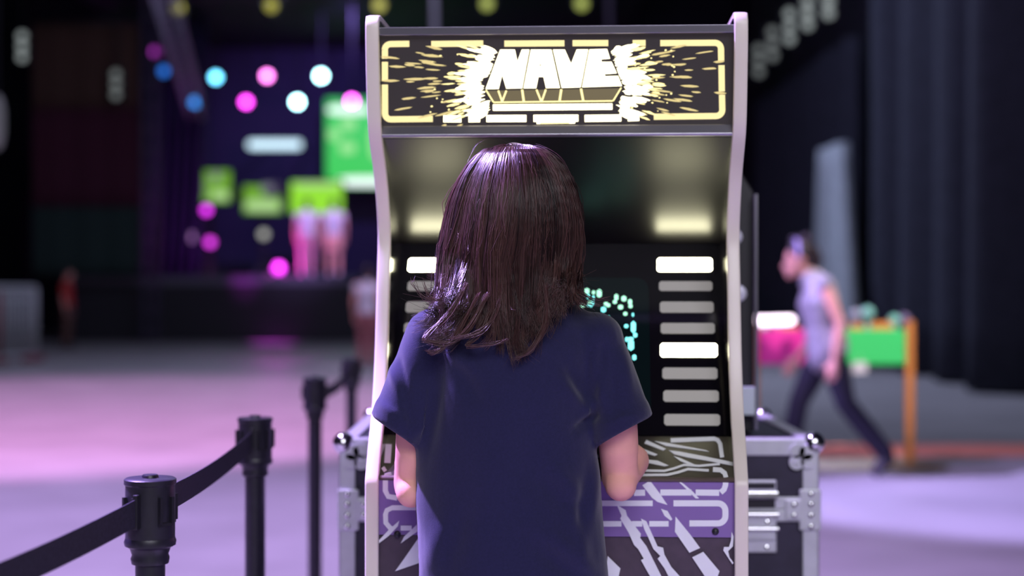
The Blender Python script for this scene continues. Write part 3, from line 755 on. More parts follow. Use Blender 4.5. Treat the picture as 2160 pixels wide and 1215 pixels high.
for xx, sgn in ((CX0, 1), (CX1, -1)):
    for yy, s2 in ((CY, 1), (CY + CD, -1)):
        for zz in (CZ0, CZ1):
            sz = -1 if zz == CZ1 else 1
            c = MB().ball((xx + sgn * 0.010, yy + s2 * 0.010, zz + sz * 0.010), 0.025, n=20, m=12)
            cb = obj('ball_corner', c, M_steel, fc, smooth=True, world=True)
            m2 = MB()
            for (ux, uz) in ((0.030, 0.030), (0.052, 0.052), (0.026, 0.050), (0.050, 0.026)):
                m2.lathe([(0.017, -0.006), (0.017, 0.003), (0.002, 0.003)], (xx + sgn * ux, yy - s2 * 0.001, zz + sz * uz), 14, 'y')
            m2.lathe([(0.006, -0.010), (0.006, 0.0), (0.001, 0.0)], (xx + sgn * 0.052, yy - s2 * 0.001, zz + sz * 0.052), 10, 'y')
            if s2 == 1: obj('corner_flange', m2, M_alu, fc, smooth='angle', world=True)
    # riveted corner brace at the lid joint
    br = MB(); x0, x1 = sorted((xx - sgn * 0.003, xx + sgn * 0.046)); br.box(x0, x1, CY - 0.008, CY - 0.001, 0.722, 0.815)
    x0, x1 = sorted((xx + sgn * 0.040, xx + sgn * 0.078)); br.box(x0, x1, CY - 0.009, CY - 0.002, 0.746, 0.793)
    bo = obj('corner_brace', br, M_alu, fc, bevel=0.003, world=True)
    for ux, zz in ((0.020, 0.805), (0.020, 0.782), (0.020, 0.757), (0.020, 0.732), (0.058, 0.781), (0.058, 0.757)):
        rv = obj('rivet', MB().lathe([(0.007, 0.0), (0.006, -0.004), (0.003, -0.006), (0.0005, -0.006)], (xx + sgn * ux, CY - 0.0085, zz), 12, 'y'), M_steel, fc, smooth='angle', world=True)
# recessed latch on the right and its twin on the left
for x0, x1 in ((0.505, 0.598), (-0.300, -0.207)):
    lt = obj('latch_plate', MB().box(x0, x1, CY - 0.006, CY + 0.002, 0.672, 0.836), M_alu, fc, bevel=0.003, world=True)
    obj('latch_lip', MB().box(x0 + 0.004, x1 + 0.003, CY - 0.022, CY - 0.006, 0.797, 0.812), M_steel, fc, bevel=0.003, world=True)
    obj('latch_recess', MB().box(x0 + 0.004, x1 - 0.004, CY - 0.0075, CY - 0.006, 0.816, 0.830), M_black, fc, world=True)
    obj('latch_recess', MB().box(x0 + 0.004, x1 - 0.004, CY - 0.0075, CY - 0.006, 0.773, 0.793), M_black, fc, world=True)
    obj('latch_bar', MB().tube([(x0 + 0.002, CY - 0.016, 0.760), (x1 + 0.002, CY - 0.016, 0.760)], 0.007, 10), M_steel, fc, smooth='angle', world=True)
    obj('latch_bar', MB().tube([(x0 + 0.002, CY - 0.014, 0.727), (x1 + 0.002, CY - 0.014, 0.727)], 0.006, 10), M_steel, fc, smooth='angle', world=True)
    obj('latch_hook', MB().box(x0 + 0.006, x1 - 0.002, CY - 0.012, CY - 0.006, 0.700, 0.756), M_alu, fc, bevel=0.003, world=True)
    for xx in (x0 + 0.018, x1 - 0.022):
        for zz in (0.684, 0.742): obj('rivet', MB().lathe([(0.006, 0.0), (0.005, -0.003), (0.0005, -0.005)], (xx, CY - (0.006 if zz < 0.7 else 0.012), zz), 10, 'y'), M_steel, fc, smooth='angle', world=True)
for xx in (CX0 + 0.10, CX1 - 0.10):
    for yy in (CY + 0.10, CY + CD - 0.10):
        q = MB().lathe([(0.004, -0.018), (0.045, -0.018), (0.05, -0.012), (0.05, 0.012), (0.045, 0.018), (0.004, 0.018)], (xx, yy, 0.05), 20, 'x')
        cs = obj('castor', q, M_black, fc, smooth='angle', world=True)
        obj('castor_fork', MB().box(xx - 0.026, xx - 0.020, yy - 0.015, yy + 0.015, 0.045, 0.103).box(xx + 0.020, xx + 0.026, yy - 0.015, yy + 0.015, 0.045, 0.103), M_alu, fc, world=True)

# black equipment tower standing on the case
BX1 = px(1590, 0, 3.70).x
t = thing('equipment_tower', 'tall black equipment box standing on the flight case behind the cabinet', 'equipment', (0.25, 3.70, CZ1 + 0.002))
obj('shell', MB().prism([(-0.08, CZ1 + 0.002), (BX1, CZ1 + 0.002), (BX1, 1.498), (BX1 - 0.030, 1.545), (-0.05, 1.545), (-0.08, 1.50)], 'y', 3.70, 4.10), M_cabblack, t, bevel=0.004, world=True)
a = px(1563, 815, 3.70); b = px(1589, 872, 3.70)
obj('white_sticker', MB().box(a.x - 0.03, b.x, 3.6585, 3.7000, b.z, a.z), mat('sticker', (0.62, 0.70, 0.74), 0.6), t, world=True)
obj('knob', MB().lathe([(0.020, 0.0), (0.018, -0.012), (0.004, -0.014)], (px(1557, 619, 3.70).x, 3.70, px(1557, 619, 3.70).z), 16, 'y'), M_alu, t, smooth='angle', world=True)
obj('knob', MB().lathe([(0.018, 0.0), (0.016, -0.012), (0.004, -0.014)], (px(1550, 500, 3.70).x, 3.70, px(1550, 500, 3.70).z), 16, 'y'), M_alu, t, smooth='angle', world=True)
obj('corner_strip', MB().box(BX1 - 0.004, BX1 + 0.003, 3.658, 3.675, CZ1 + 0.01, 1.49), M_trim, t, bevel=0.001, world=True)

# ------------------------------------------------------------------ arcade cabinet
CABX = 0.0775; CABY = 2.785
cab = thing('arcade_cabinet', 'black upright arcade cabinet with cream edge trim and glowing NAVE sign', 'arcade machine', (CABX, CABY, 0), R(-3.0))
CABM = Matrix.Translation((CABX, CABY, 0)) @ Matrix.Rotation(R(-3.0), 4, 'Z')
CABI = CABM.inverted()
def onplane(x, y, p0, n):
    """cabinet-local point where the line of sight through photo pixel (x, y) meets a cabinet-local plane"""
    o_ = CABI @ Vector((0, 0, CAMZ)); d_ = CABI.to_3x3() @ Vector(((x - 1080) / F, 1, -(y - 607.5) / F))
    p0 = Vector(p0); n = Vector(n); k = (p0 - o_).dot(n) / d_.dot(n)
    return o_ + d_ * k
HW = 0.340; TH = 0.0225
prof = [(0.0, 0.03), (0.0, 0.5), (0.0, 0.86), (0.0, 0.922), (0.035, 0.977), (0.085, 1.045), (0.125, 1.144), (0.152, 1.277), (0.168, 1.366), (0.148, 1.427), (0.108, 1.487), (0.045, 1.550), (0.025, 1.600), (0.008, 1.695), (0.005, 1.742)]
def catmull(P, n=6):
    out = []
    for i in range(len(P) - 1):
        p0 = P[max(i - 1, 0)]; p1 = P[i]; p2 = P[i + 1]; p3 = P[min(i + 2, len(P) - 1)]
        for k in range(n):
            t = k / n
            out.append(tuple(0.5 * (2 * p1[c] + (p2[c] - p0[c]) * t + (2 * p0[c] - 5 * p1[c] + 4 * p2[c] - p3[c]) * t * t + (3 * p1[c] - p0[c] - 3 * p2[c] + p3[c]) * t ** 3) for c in (0, 1)))
    return out + [P[-1]]
pf = catmull(prof[:4], 3)[:-1] + catmull(prof[3:], 6)
side = pf + [(0.03, 1.7555), (0.44, 1.7555), (0.68, 1.45), (0.68, 0.03)]
for sx in (-1, 1):
    x0, x1 = sorted((sx * HW, sx * (HW - TH)))
    obj('side_panel', MB().prism([(a + 0.002, b) for a, b in side], 'x', x0, x1), M_gloss, cab)
    tm = pf + [(0.012, 1.753), (0.03, 1.7565), (0.44, 1.7565), (0.68, 1.452), (0.682, 1.40)]
    rs = []
    for i, (y, z) in enumerate(tm):
        ya, za = tm[max(i - 1, 0)]; yb, zb_ = tm[min(i + 1, len(tm) - 1)]
        dy, dz = yb - ya, zb_ - za; L = math.hypot(dy, dz); ny, nz = -dz / L, dy / L     # outward (to the front)
        xc = sx * (HW - TH / 2); ring = []
        for u, h in ((-0.5, -0.004), (-0.5, 0.0045), (-0.47, 0.0062), (-0.38, 0.0068), (0, 0.007), (0.38, 0.0068), (0.47, 0.0062), (0.5, 0.0045), (0.5, -0.004)):
            ring.append((xc + u * (TH + 0.0015), y + ny * h, z + nz * h))
        rs.append(ring)
    obj('edge_trim', MB().rings(rs), M_tmold, cab, smooth='angle', angle=60)
IX = HW - TH
# carcass
obj('back_panel', MB().box(-IX, IX, 0.655, 0.675, 0.03, 1.43), M_cabblack, cab)
obj('back_panel', MB().prism([(0.44, 1.745), (0.675, 1.44), (0.665, 1.42), (0.43, 1.73)], 'x', -IX, IX), M_cabblack, cab)
obj('top_panel', MB().box(-IX, IX, 0.06, 0.44, 1.722, 1.7355), M_cabblack, cab)
obj('floor_panel', MB().box(-IX, IX, 0.02, 0.655, 0.03, 0.05), M_cabblack, cab)
for sx in (-1, 1):
    for yy in (0.08, 0.60):
        obj('levelling_foot', MB().lathe([(0.025, 0.0), (0.025, 0.012), (0.008, 0.016), (0.008, 0.04)], (sx * 0.28, yy, 0), 16), M_black, cab, smooth='angle')
# --- lit marquee
MT = Vector((0, 0.018, 1.737)); MBt = Vector((0, 0.052, 1.548))
mdir = (MBt - MT).normalized(); mn = Vector((0, mdir.z, -mdir.y)).normalized()
if mn.y > 0: mn = -mn
obj('sign_box', MB().prism([(MT.y + 0.010, MT.z - 0.002), (MBt.y + 0.010, MBt.z + 0.002), (0.20, MBt.z + 0.002), (0.20, MT.z - 0.002)], 'x', -IX, IX), M_cabblack, cab)
M_signpanel = mat('sign_face', (0.030, 0.027, 0.030), 0.25, emit=(0.20, 0.16, 0.16), estr=0.10)
obj('sign_face', MB().prism([(MT.y + 0.004, MT.z), (MBt.y + 0.004, MBt.z), (MBt.y + 0.0095, MBt.z), (MT.y + 0.0095, MT.z)], 'x', -IX, IX), M_signpanel, cab)
obj('top_retainer', MB().prism([(MT.y - 0.008, MT.z - 0.013), (MT.y - 0.010, MT.z + 0.001), (MT.y + 0.03, MT.z + 0.003), (MT.y + 0.03, MT.z), (MT.y + 0.004, MT.z - 0.002), (MT.y + 0.003, MT.z - 0.013)], 'x', -IX, IX), M_trim, cab, bevel=0.001)
obj('bottom_retainer', MB().prism([(MBt.y - 0.002, MBt.z + 0.017), (MBt.y - 0.010, MBt.z), (MBt.y - 0.008, MBt.z - 0.004), (MBt.y + 0.03, MBt.z - 0.004), (MBt.y + 0.03, MBt.z), (MBt.y + 0.006, MBt.z + 0.004), (MBt.y + 0.006, MBt.z + 0.017)], 'x', -IX, IX), M_trim, cab, bevel=0.001)
SP = MT + Vector((0, 0.004, 0))
def S3(u, v): return (800 + u / 2.9189, 60 + v / 2.9189)
def plate(pts, p0, n, lift0, lift1, mb=None, conv=None):
    """thin raised plate with the given photo outline, lying on a cabinet plane"""
    n = Vector(n); mb = mb or MB()
    loc = [onplane(*(conv(*q) if conv else q), p0, n) for q in pts]
    k = len(loc)
    mb.add([p + n * lift0 for p in loc] + [p + n * lift1 for p in loc], [tuple(range(k)), tuple(range(2 * k - 1, k - 1, -1))] + [(i, (i + 1) % k, k + (i + 1) % k, k + i) for i in range(k)])
    return mb
def stroke(pts, w, closed=False):
    """outline quads of a polyline in 2-D"""
    out = []; n = len(pts)
    L = []; Rr = []
    for i in range(n):
        a = pts[i - 1] if (i > 0 or closed) else pts[i]; b = pts[(i + 1) % n] if (i < n - 1 or closed) else pts[i]
        dx, dy = b[0] - a[0], b[1] - a[1]; l = math.hypot(dx, dy) or 1
        nx, ny = -dy / l * w / 2, dx / l * w / 2
        L.append((pts[i][0] + nx, pts[i][1] + ny)); Rr.append((pts[i][0] - nx, pts[i][1] - ny))
    m = n if closed else n - 1
    for i in range(m):
        j = (i + 1) % n
        out.append([L[i], L[j], Rr[j], Rr[i]])
    return out
def arc(cx, cy, r, a0, a1, n=6):
    return [(cx + r * math.cos(R(a0 + (a1 - a0) * k / n)), cy + r * math.sin(R(a0 + (a1 - a0) * k / n))) for k in range(n + 1)]
E_border = emis('sign_yellow', (1.0, 0.84, 0.40), 1.15)
E_hot = emis('sign_white_hot', (1.0, 0.90, 0.55), 4.0)
E_mid = emis('sign_pale_yellow', (1.0, 0.84, 0.36), 1.7)
E_far = emis('sign_gold', (1.0, 0.80, 0.34), 0.85)
def skew(u, v): return (u, v - (u - 60) * 0.0118)
segs = [arc(70, 132, 36, 180, 270) + [(185, 96)], [(320, 99), (640, 99)], [(770, 102), (1140, 104)], [(1190, 104), (1410, 106)], [(1560, 108), (1640, 108)],
        [(1730, 110), (2062, 112)] + arc(2066, 150, 38, 270, 360) + [(2105, 222)], [(2107, 250), (2109, 412)], [(2110, 432)] + arc(2074, 525, 38, 0, 90) + [(1690, 563)],
        [(330, 560)] + arc(72, 524, 36, 90, 180) + [(35, 345)], [(35, 320), (35, 205)], [(35, 186), (35, 132)]]
for s_ in segs:
    mbq = MB()
    for q in stroke([skew(*p) for p in s_], 38): plate(q, SP, mn, 0.0, 0.0006, mbq, S3)
    obj('sign_border', mbq, E_border, cab)
mbq = MB()
for s_ in ([(395, 560), (505, 562)], [(550, 562), (620, 562)], [(660, 562), (905, 564)], [(950, 564), (1225, 566)], [(1265, 568), (1490, 568)], [(1530, 568), (1600, 566)]):
    mbq = MB()
    for q in stroke([skew(*p) for p in s_], 42): plate(q, SP, mn, 0.0, 0.0006, mbq, S3)
    obj('sign_bar', mbq, E_hot, cab)
mbq = MB()
for q in stroke([(700, 487), (730, 487), (1410, 481), (1435, 481)], 38): plate(q, SP, mn, 0.0, 0.0006, mbq, S3)
obj('sign_bar', mbq, E_hot, cab); mbq = MB()
plate([(965, 535), (1210, 532), (1205, 585), (970, 588)], SP, mn, 0.0, 0.0009, mbq, S3)
obj('sign_bar', mbq, E_hot, cab)
mbq = MB()
for x in (1018, 1065, 1110, 1166): plate([(x - 4, 538), (x + 4, 538), (x + 4, 546), (x - 4, 546)], SP, mn, 0.0009, 0.0013, mbq, S3)
obj('small_print', mbq, M_black, cab)['kind'] = 'stuff'
mbq = MB(); plate([(990, 578), (1170, 576), (1170, 585), (990, 587)], SP, mn, 0.0, 0.0011, mbq, S3); obj('sign_footer', mbq, E_mid, cab)
# letters
obj('letter_backing', plate([(738, 122), (1408, 117), (1506, 358), (1446, 454), (698, 463), (643, 376)], SP, mn, 0.0, 0.0009, None, S3), M_signpanel, cab)
NAVE = {'letter_n': [(745, 130), (835, 130), (850, 205), (878, 130), (924, 130), (880, 368), (783, 370), (757, 285), (735, 372), (655, 373)],
        'letter_a': [(934, 130), (1060, 130), (1112, 366), (1027, 367), (1012, 298), (980, 298), (966, 368), (889, 368)],
        'letter_v': [(1070, 130), (1142, 130), (1181, 218), (1216, 129), (1286, 129), (1240, 362), (1124, 366)],
        'letter_e': [(1294, 129), (1402, 126), (1421, 186), (1366, 190), (1370, 206), (1430, 205), (1462, 276), (1386, 281), (1391, 294), (1470, 292), (1494, 354), (1249, 362)]}
for nm, poly in NAVE.items():
    obj(nm, plate(poly, SP, mn, 0.0009, 0.0016, None, S3), E_hot, cab)
obj('letter_counter', plate([(983, 230), (992, 218), (1002, 230)], SP, mn, 0.0016, 0.0019, None, S3), mat('brown_ink', (0.10, 0.08, 0.05), 0.5), cab)
E_under = emis('sign_bronze', (0.30, 0.24, 0.12), 0.55)
obj('letter_shadow_face', plate([(664, 384), (1486, 368), (1438, 442), (703, 450)], SP, mn, 0.0009, 0.0012, None, S3), E_under, cab)
mbq = MB()
for s_, w_ in (([(657, 378), (703, 453)], 9), ([(703, 455), (1438, 446)], 9), ([(733, 382), (757, 450)], 11), ([(783, 382), (757, 450)], 11), ([(880, 376), (890, 450)], 14), ([(968, 376), (998, 450)], 11), ([(1026, 375), (1000, 450)], 11),
               ([(1121, 374), (1110, 448)], 14), ([(1242, 370), (1256, 446)], 14), ([(1490, 364), (1440, 446)], 9)):
    for q in stroke(s_, w_): plate(q, SP, mn, 0.0012, 0.0016, mbq, S3)
obj('letter_outline', mbq, E_mid, cab)['kind'] = 'stuff'
# burst shards radiating from the letters
rb = random.Random(11)
def shard(mb, x, y, L, wd):
    dx, dy = x - 1075, (y - 300) * 0.85
    l = math.hypot(dx, dy * 1.6); ux, uy = dx / math.hypot(dx, dy), dy / math.hypot(dx, dy)
    pts = []
    for (a, b) in ((-0.5, 0), (-0.25, 0.42), (0.1, 0.5), (0.38, 0.3), (0.5, 0.0), (0.3, -0.38), (0, -0.5), (-0.3, -0.35)):
        a += rb.uniform(-0.04, 0.04); b += rb.uniform(-0.10, 0.10)
        pts.append((x + ux * a * L - uy * b * wd, y + uy * a * L + ux * b * wd))
    plate(pts, SP, mn, 0.0, 0.0007, mb, S3)
near = MB(); midm = MB(); far = MB()
for sgn in (-1, 1):
    EDGE = [(100, 325), (130, 335), (250, 372), (372, 425), (455, 378), (500, 378), (560, 400)]
    for k in range(150):
        v = rb.uniform(112, 548); L_ = rb.uniform(40, 120)
        x_ = lerp_tab(EDGE, v) + abs(rb.gauss(0, 42)) + 10 + L_ * 0.42
        shard(near, 1075 + sgn * x_, v, L_, rb.uniform(9, 24))
    for k in range(44):
        v = rb.uniform(105, 555); d = rb.uniform(70, 210)
        shard(midm, 1075 + sgn * (lerp_tab(EDGE, v) + 40 + d), v, rb.uniform(40, 120), rb.uniform(8, 17))
    for k in range(20):
        v = rb.uniform(115, 545); d = rb.uniform(200, 500)
        shard(far, 1075 + sgn * (430 + d), v, rb.uniform(50, 130), rb.uniform(9, 15))
    for k in range(26):
        v = rb.uniform(130, 540); d = rb.uniform(40, 330); L_ = rb.uniform(8, 16)
        shard(midm, 1075 + sgn * (430 + d), v, L_, L_ * 0.8)
for (x, y, L_) in ((70, 180, 120), (110, 235, 105), (70, 322, 120), (340, 120, 110), (300, 212, 90), (340, 168, 100), (220, 312, 150), (290, 366, 130), (180, 430, 95), (1845, 112, 110), (1850, 222, 90), (2030, 247, 95), (1855, 298, 140), (1915, 356, 120), (1870, 440, 120), (1905, 497, 120), (2090, 205, 70), (2100, 397, 80), (490, 600, 60), (395, 600, 45)):
    shard(far, x, y, L_, 15)
for nm_, m_, e_ in (('burst_core', near, E_hot), ('burst_shards', midm, E_mid), ('burst_sparks', far, E_far)): obj(nm_, m_, e_, cab)['kind'] = 'stuff'
# --- shroud, monitor glass
UA = Vector((0, 0.062, 1.543)); UB = Vector((0, 0.340, 1.358)); LB = Vector((0, 0.132, 0.996))
def slab(name, a, b, th, m, xw=IX, parent=cab, bevel=0):
    d = (b - a).normalized(); n = Vector((0, d.z, -d.y))
    if n.y < 0: n = -n
    return obj(name, MB().prism([(a.y, a.z), (b.y, b.z), (b.y + n.y * th, b.z + n.z * th), (a.y + n.y * th, a.z + n.z * th)], 'x', -xw, xw), m, parent, bevel=bevel)
slab('upper_shroud', UA, UB, 0.008, M_shroud)
slab('bezel_glass', UB, LB, 0.006, M_gloss)
gd = (LB - UB).normalized(); gn = Vector((0, gd.z, -gd.y)).normalized()
if gn.y > 0: gn = -gn
# light bars on both sides of the bezel
E_bar = emis('bar_lit', (1.0, 0.95, 0.62), 18.0)
M_bardim = mat('bar_dim_glow', (0.32, 0.31, 0.30), 0.5, emit=(0.62, 0.58, 0.52), estr=0.20)  # dim bars carry a weak glow in their material
ys = [(545, 573, 1), (594, 614, 0), (637, 660, 0), (682, 704, 0), (725, 753, 1), (776, 800, 0), (824, 848, 0), (874, 898, 0)]
for sx in (-1, 1):
    for i, (y0, y1, lit) in enumerate(ys):
        z0 = onplane(1420, y1, UB, gn); z1 = onplane(1420, y0, UB, gn)
        hw = 0.054 if lit else 0.052; x = sx * (0.247 + 0.0006 * i)
        a, b = z0, z1
        mb = MB(); nn = 0.0015
        c = (a + b) / 2; up = (b - a); hh = up.length / 2; up.normalize()
        pts = []
        r = 0.004
        for (qx, qz) in [(hw - r, hh), (hw, hh - r), (hw, -hh + r), (hw - r, -hh), (-hw + r, -hh), (-hw, -hh + r), (-hw, hh - r), (-hw + r, hh)]:
            pts.append(Vector((x + qx, c.y, c.z)) + up * qz)
        n_ = len(pts)
        mb.add([p + gn * 0.0002 for p in pts] + [p + gn * nn for p in pts], [tuple(range(n_)), tuple(range(2 * n_ - 1, n_ - 1, -1))] + [(k, (k + 1) % n_, n_ + (k + 1) % n_, n_ + k) for k in range(n_)])
        o = obj('light_bar', mb, E_bar if lit else M_bardim, cab)
        if lit: o['label'] = 'lit white bar'
# vector picture on the monitor in the middle
scr = MB(); q = [Vector((sx * 0.165, 0, 0)) for sx in (-1, 1)]
c = (UB * 0.44 + LB * 0.56); up = -gd
pts = []
for cx, cz, a0 in ((0.15, 0.13, 0), (-0.15, 0.13, 90), (-0.15, -0.13, 180), (0.15, -0.13, 270)):
    for k in range(5):
        an = R(a0 + 90 * k / 4); pts.append(Vector((cx + 0.025 * math.cos(an), c.y, c.z)) + up * (cz + 0.025 * math.sin(an)))
n_ = len(pts)
scr.add([p + gn * 0.0002 for p in pts] + [p + gn * 0.0012 for p in pts], [tuple(range(n_)), tuple(range(2 * n_ - 1, n_ - 1, -1))] + [(k, (k + 1) % n_, n_ + (k + 1) % n_, n_ + k) for k in range(n_)])
scr_o = obj('monitor_screen', scr, mat('crt_glass', (0.004, 0.008, 0.010), 0.08, emit=(0.02, 0.10, 0.10), estr=0.015), cab)
E_vec = emis('vector_cyan', (0.20, 0.85, 0.85), 2.2); E_vecg = emis('vector_green', (0.40, 0.95, 0.65), 1.8)
rv = random.Random(4)
dots = MB(); dotg = MB()
def dot(mb, x, y, w_, h_):
    plate([(x - w_, y - h_ * 0.6), (x, y - h_), (x + w_, y - h_ * 0.6), (x + w_, y + h_ * 0.6), (x, y + h_), (x - w_, y + h_ * 0.6)], c + gn * 0.0012, gn, 0, 0.0006, mb)
for (x, y, w_, h_) in ((1238, 614, 5, 6), (1264, 619, 5, 9), (1252, 617, 3, 4), (1300, 627, 4, 7), (1297, 637, 4, 4), (1316, 630, 5, 6), (1329, 637, 4, 6), (1278, 641, 4, 4), (1283, 644, 4, 4), (1309, 648, 5, 5), (1330, 646, 4, 4), (1244, 639, 4, 4), (1319, 662, 4, 4), (1228, 645, 5, 4)):
    dot(dotg, x, y, w_, h_)
for (x, y, w_, h_) in ((1273, 653, 5, 6), (1336, 690, 5, 13), (1321, 688, 4, 4), (1340, 707, 4, 5), (1330, 715, 6, 4), (1331, 728, 6, 12), (1338, 754, 4, 6), (1335, 664, 2, 4), (1322, 716, 3, 5)):
    dot(dots, x, y, w_, h_)
for k in range(60):
    an = rv.uniform(150, 400); r = rv.uniform(95, 125)
    dot(dots if k % 2 else dotg, 1160 + 1.15 * r * math.cos(R(an)), 700 + 0.85 * r * math.sin(R(an)), rv.uniform(1.5, 3.5), rv.uniform(2, 6))
obj('vector_dots_cyan', dots, E_vec, scr_o)['kind'] = 'stuff'; obj('vector_dots_green', dotg, E_vecg, scr_o)['kind'] = 'stuff'
# --- control panel and front
CP0 = Vector((0, 0.004, 0.932)); CP1 = Vector((0, 0.128, 0.995))
slab('control_panel', CP0, CP1, 0.012, M_cpanel)
cpd = (CP1 - CP0).normalized(); cpn = Vector((0, -cpd.z, cpd.y))
obj('panel_edge', MB().tube([(-IX, 0.006, 0.9295), (IX, 0.006, 0.9295)], 0.0045, 10), mat('brown_edge', (0.12, 0.09, 0.075), 0.4), cab, smooth=True)
ZP = CAMZ - (1131 - 607.5) * 2.79 / F
FP = Vector((0, 0.006, 0.9)); fn = Vector((0, -1, 0))
obj('upper_front_panel', MB().box(-IX, IX, 0.006, 0.022, ZP, 0.930), M_purple, cab)
obj('lower_front_panel', MB().box(-IX, IX, 0.010, 0.026, 0.05, ZP - 0.001), M_lower, cab)
A4 = lambda u, v: (1200 + u / 3.4232, 860 + v / 3.4232)
A5 = lambda u, v: (680 + u / 3.4219, 860 + v / 3.4219)
def ST_(pts, w_, conv, P=FP, n=fn, nm='front_print'):
    mb = MB()
    for q in stroke(pts, w_): plate(q, P, n, 0.0002, 0.0009, mb, conv)
    obj(nm, mb, M_print, cab)
def PG(pts, conv, P=FP, n=fn, nm='front_print'): obj(nm, plate(pts, P, n, 0.0002, 0.0011, None, conv), M_print, cab)
ST_([(755, 690), (1075, 690)] + arc(1075, 745, 55, 270, 360) + [(1130, 780)] + arc(1075, 780, 55, 0, 90) + [(870, 835)], 44, A4)
ST_([(1132, 535), (1130, 560)] + [(1120, 590), (1095, 612)], 40, A4)
ST_([(915, 612), (1085, 614)], 44, A4); ST_([(660, 612), (885, 612)], 44, A4); ST_([(470, 615), (550, 613)], 44, A4)
ST_([(200, 690), (605, 690)], 40, A4); ST_([(200, 838), (380, 838)], 40, A4); ST_([(455, 838), (530, 838)], 40, A4); ST_([(580, 838), (720, 838)], 40, A4)
PG([(530, 560), (585, 525), (650, 610), (712, 702), (640, 680), (600, 650)], A4)
PG([(770, 512), (830, 550), (900, 610), (940, 655), (915, 655), (870, 610)], A4)
PG([(665, 730), (712, 745), (747, 805), (735, 815), (690, 780)], A4)
PG([(345, 700), (410, 740), (420, 780), (520, 910), (515, 940), (560, 1000), (600, 1080), (690, 1260), (610, 1260), (520, 1100), (540, 1090), (500, 1020), (470, 990), (430, 900), (370, 800), (380, 780)], A4)
PG([(520, 800), (560, 820), (600, 910), (640, 1000), (680, 1010), (690, 1060), (740, 1150), (840, 1260), (740, 1260), (690, 1160), (640, 1090), (660, 1070), (610, 1020), (570, 930), (545, 880)], A4)
PG([(770, 785), (880, 920), (947, 1012), (870, 1047), (765, 895)], A4)
PG([(890, 1080), (970, 1040), (1087, 1180), (1060, 1260), (1010, 1260)], A4)
PG([(1175, 895), (1190, 930), (1185, 1000), (1150, 1035), (1160, 1080), (1190, 1120), (1180, 1130), (1115, 1030), (1120, 1005), (1155, 1005), (1170, 960)], A4)
PG([(280, 1070), (372, 1160), (350, 1260), (260, 1260)], A4)
ST_([(500, 482), (462, 490), (455, 520), (455, 600), (475, 640), (540, 652)], 38, A5)
ST_([(700, 722), (505, 722), (466, 740), (456, 770), (458, 830), (490, 868), (515, 876)], 36, A5); ST_([(565, 868), (645, 868)], 36, A5)
PG([(555, 815), (545, 855), (480, 925), (400, 985), (405, 960), (480, 880)], A5)
PG([(690, 835), (690, 890), (565, 980), (590, 930)], A5)
PG([(700, 930), (700, 1120), (525, 1180), (590, 1090)], A5)
art2 = MB()
def S2(pts, w_, conv): ST_(pts, w_, conv, CP0, cpn, 'panel_print')
def P2(pts, conv): PG(pts, conv, CP0, cpn, 'panel_print')
S2([(735, 238), (1050, 226), (1075, 236), (1092, 262), (1106, 360)], 30, A4)
P2([(620, 245), (700, 255), (990, 310), (1012, 320), (880, 302), (700, 278)], A4)
P2([(720, 310), (800, 320), (960, 350), (1192, 398), (1192, 422), (1000, 385), (860, 362), (760, 338)], A4)
P2([(540, 300), (640, 340), (620, 350), (540, 325)], A4); P2([(545, 375), (640, 385), (720, 420), (690, 425), (545, 395)], A4)
P2([(755, 352), (800, 365), (935, 425), (890, 425), (800, 385)], A4)
P2([(560, 235), (700, 300), (680, 312), (545, 260)], A4)
S2([(480, 455), (690, 458), (760, 440), (830, 415), (940, 422), (1090, 408)], 15, A4)
S2([(480, 488), (710, 486), (790, 468), (860, 445), (1010, 455)], 17, A4)
S2([(1040, 448), (1095, 452), (1125, 475), (1134, 505)], 34, A4)
S2([(478, 265), (470, 400)], 46, A5); S2([(436, 432), (455, 460)], 26, A5)
for k in range(14):
    x = -0.22 + 0.025 * k; y0 = rv.uniform(0.02, 0.06)
    p = [CP0 + cpd * s_ + Vector((xx, 0, 0)) for s_, xx in ((y0, x), (y0 + 0.008, x), (y0 + 0.06, x + 0.05), (y0 + 0.05, x + 0.05))]
    if p[2].x > 0.11 or p[0].x < -0.20: continue
    art2.add([q + cpn * 0.0004 for q in p], [(0, 1, 2, 3)])
obj('panel_print', art2, M_print, cab)['kind'] = 'stuff'
for x, y in ((838, 1127), (1509, 1121)):
    p = onplane(x, y, FP, fn)
    obj('bolt', MB().lathe([(0.0065, 0.0), (0.006, -0.003), (0.003, -0.0055), (0.0005, -0.006)], (p.x, 0.006, p.z), 14, 'y'), M_black, cab, smooth='angle')
# flight yoke the player holds
yk = obj('control_yoke', MB().tube([(-0.03, 0.075, 0.955), (-0.03, 0.070, 1.01)], [0.035, 0.026], 20).tube([(-0.13, 0.055, 1.010), (0.09, 0.055, 1.010)], 0.018, 14, round_ends=True), M_black, cab, smooth='angle')
for xx in (-0.13, 0.09):
    obj('grip', MB().tube([(xx, 0.062, 0.965), (xx, 0.048, 1.050)], [0.014, 0.015], 14, round_ends=True), M_black, yk, smooth=True)

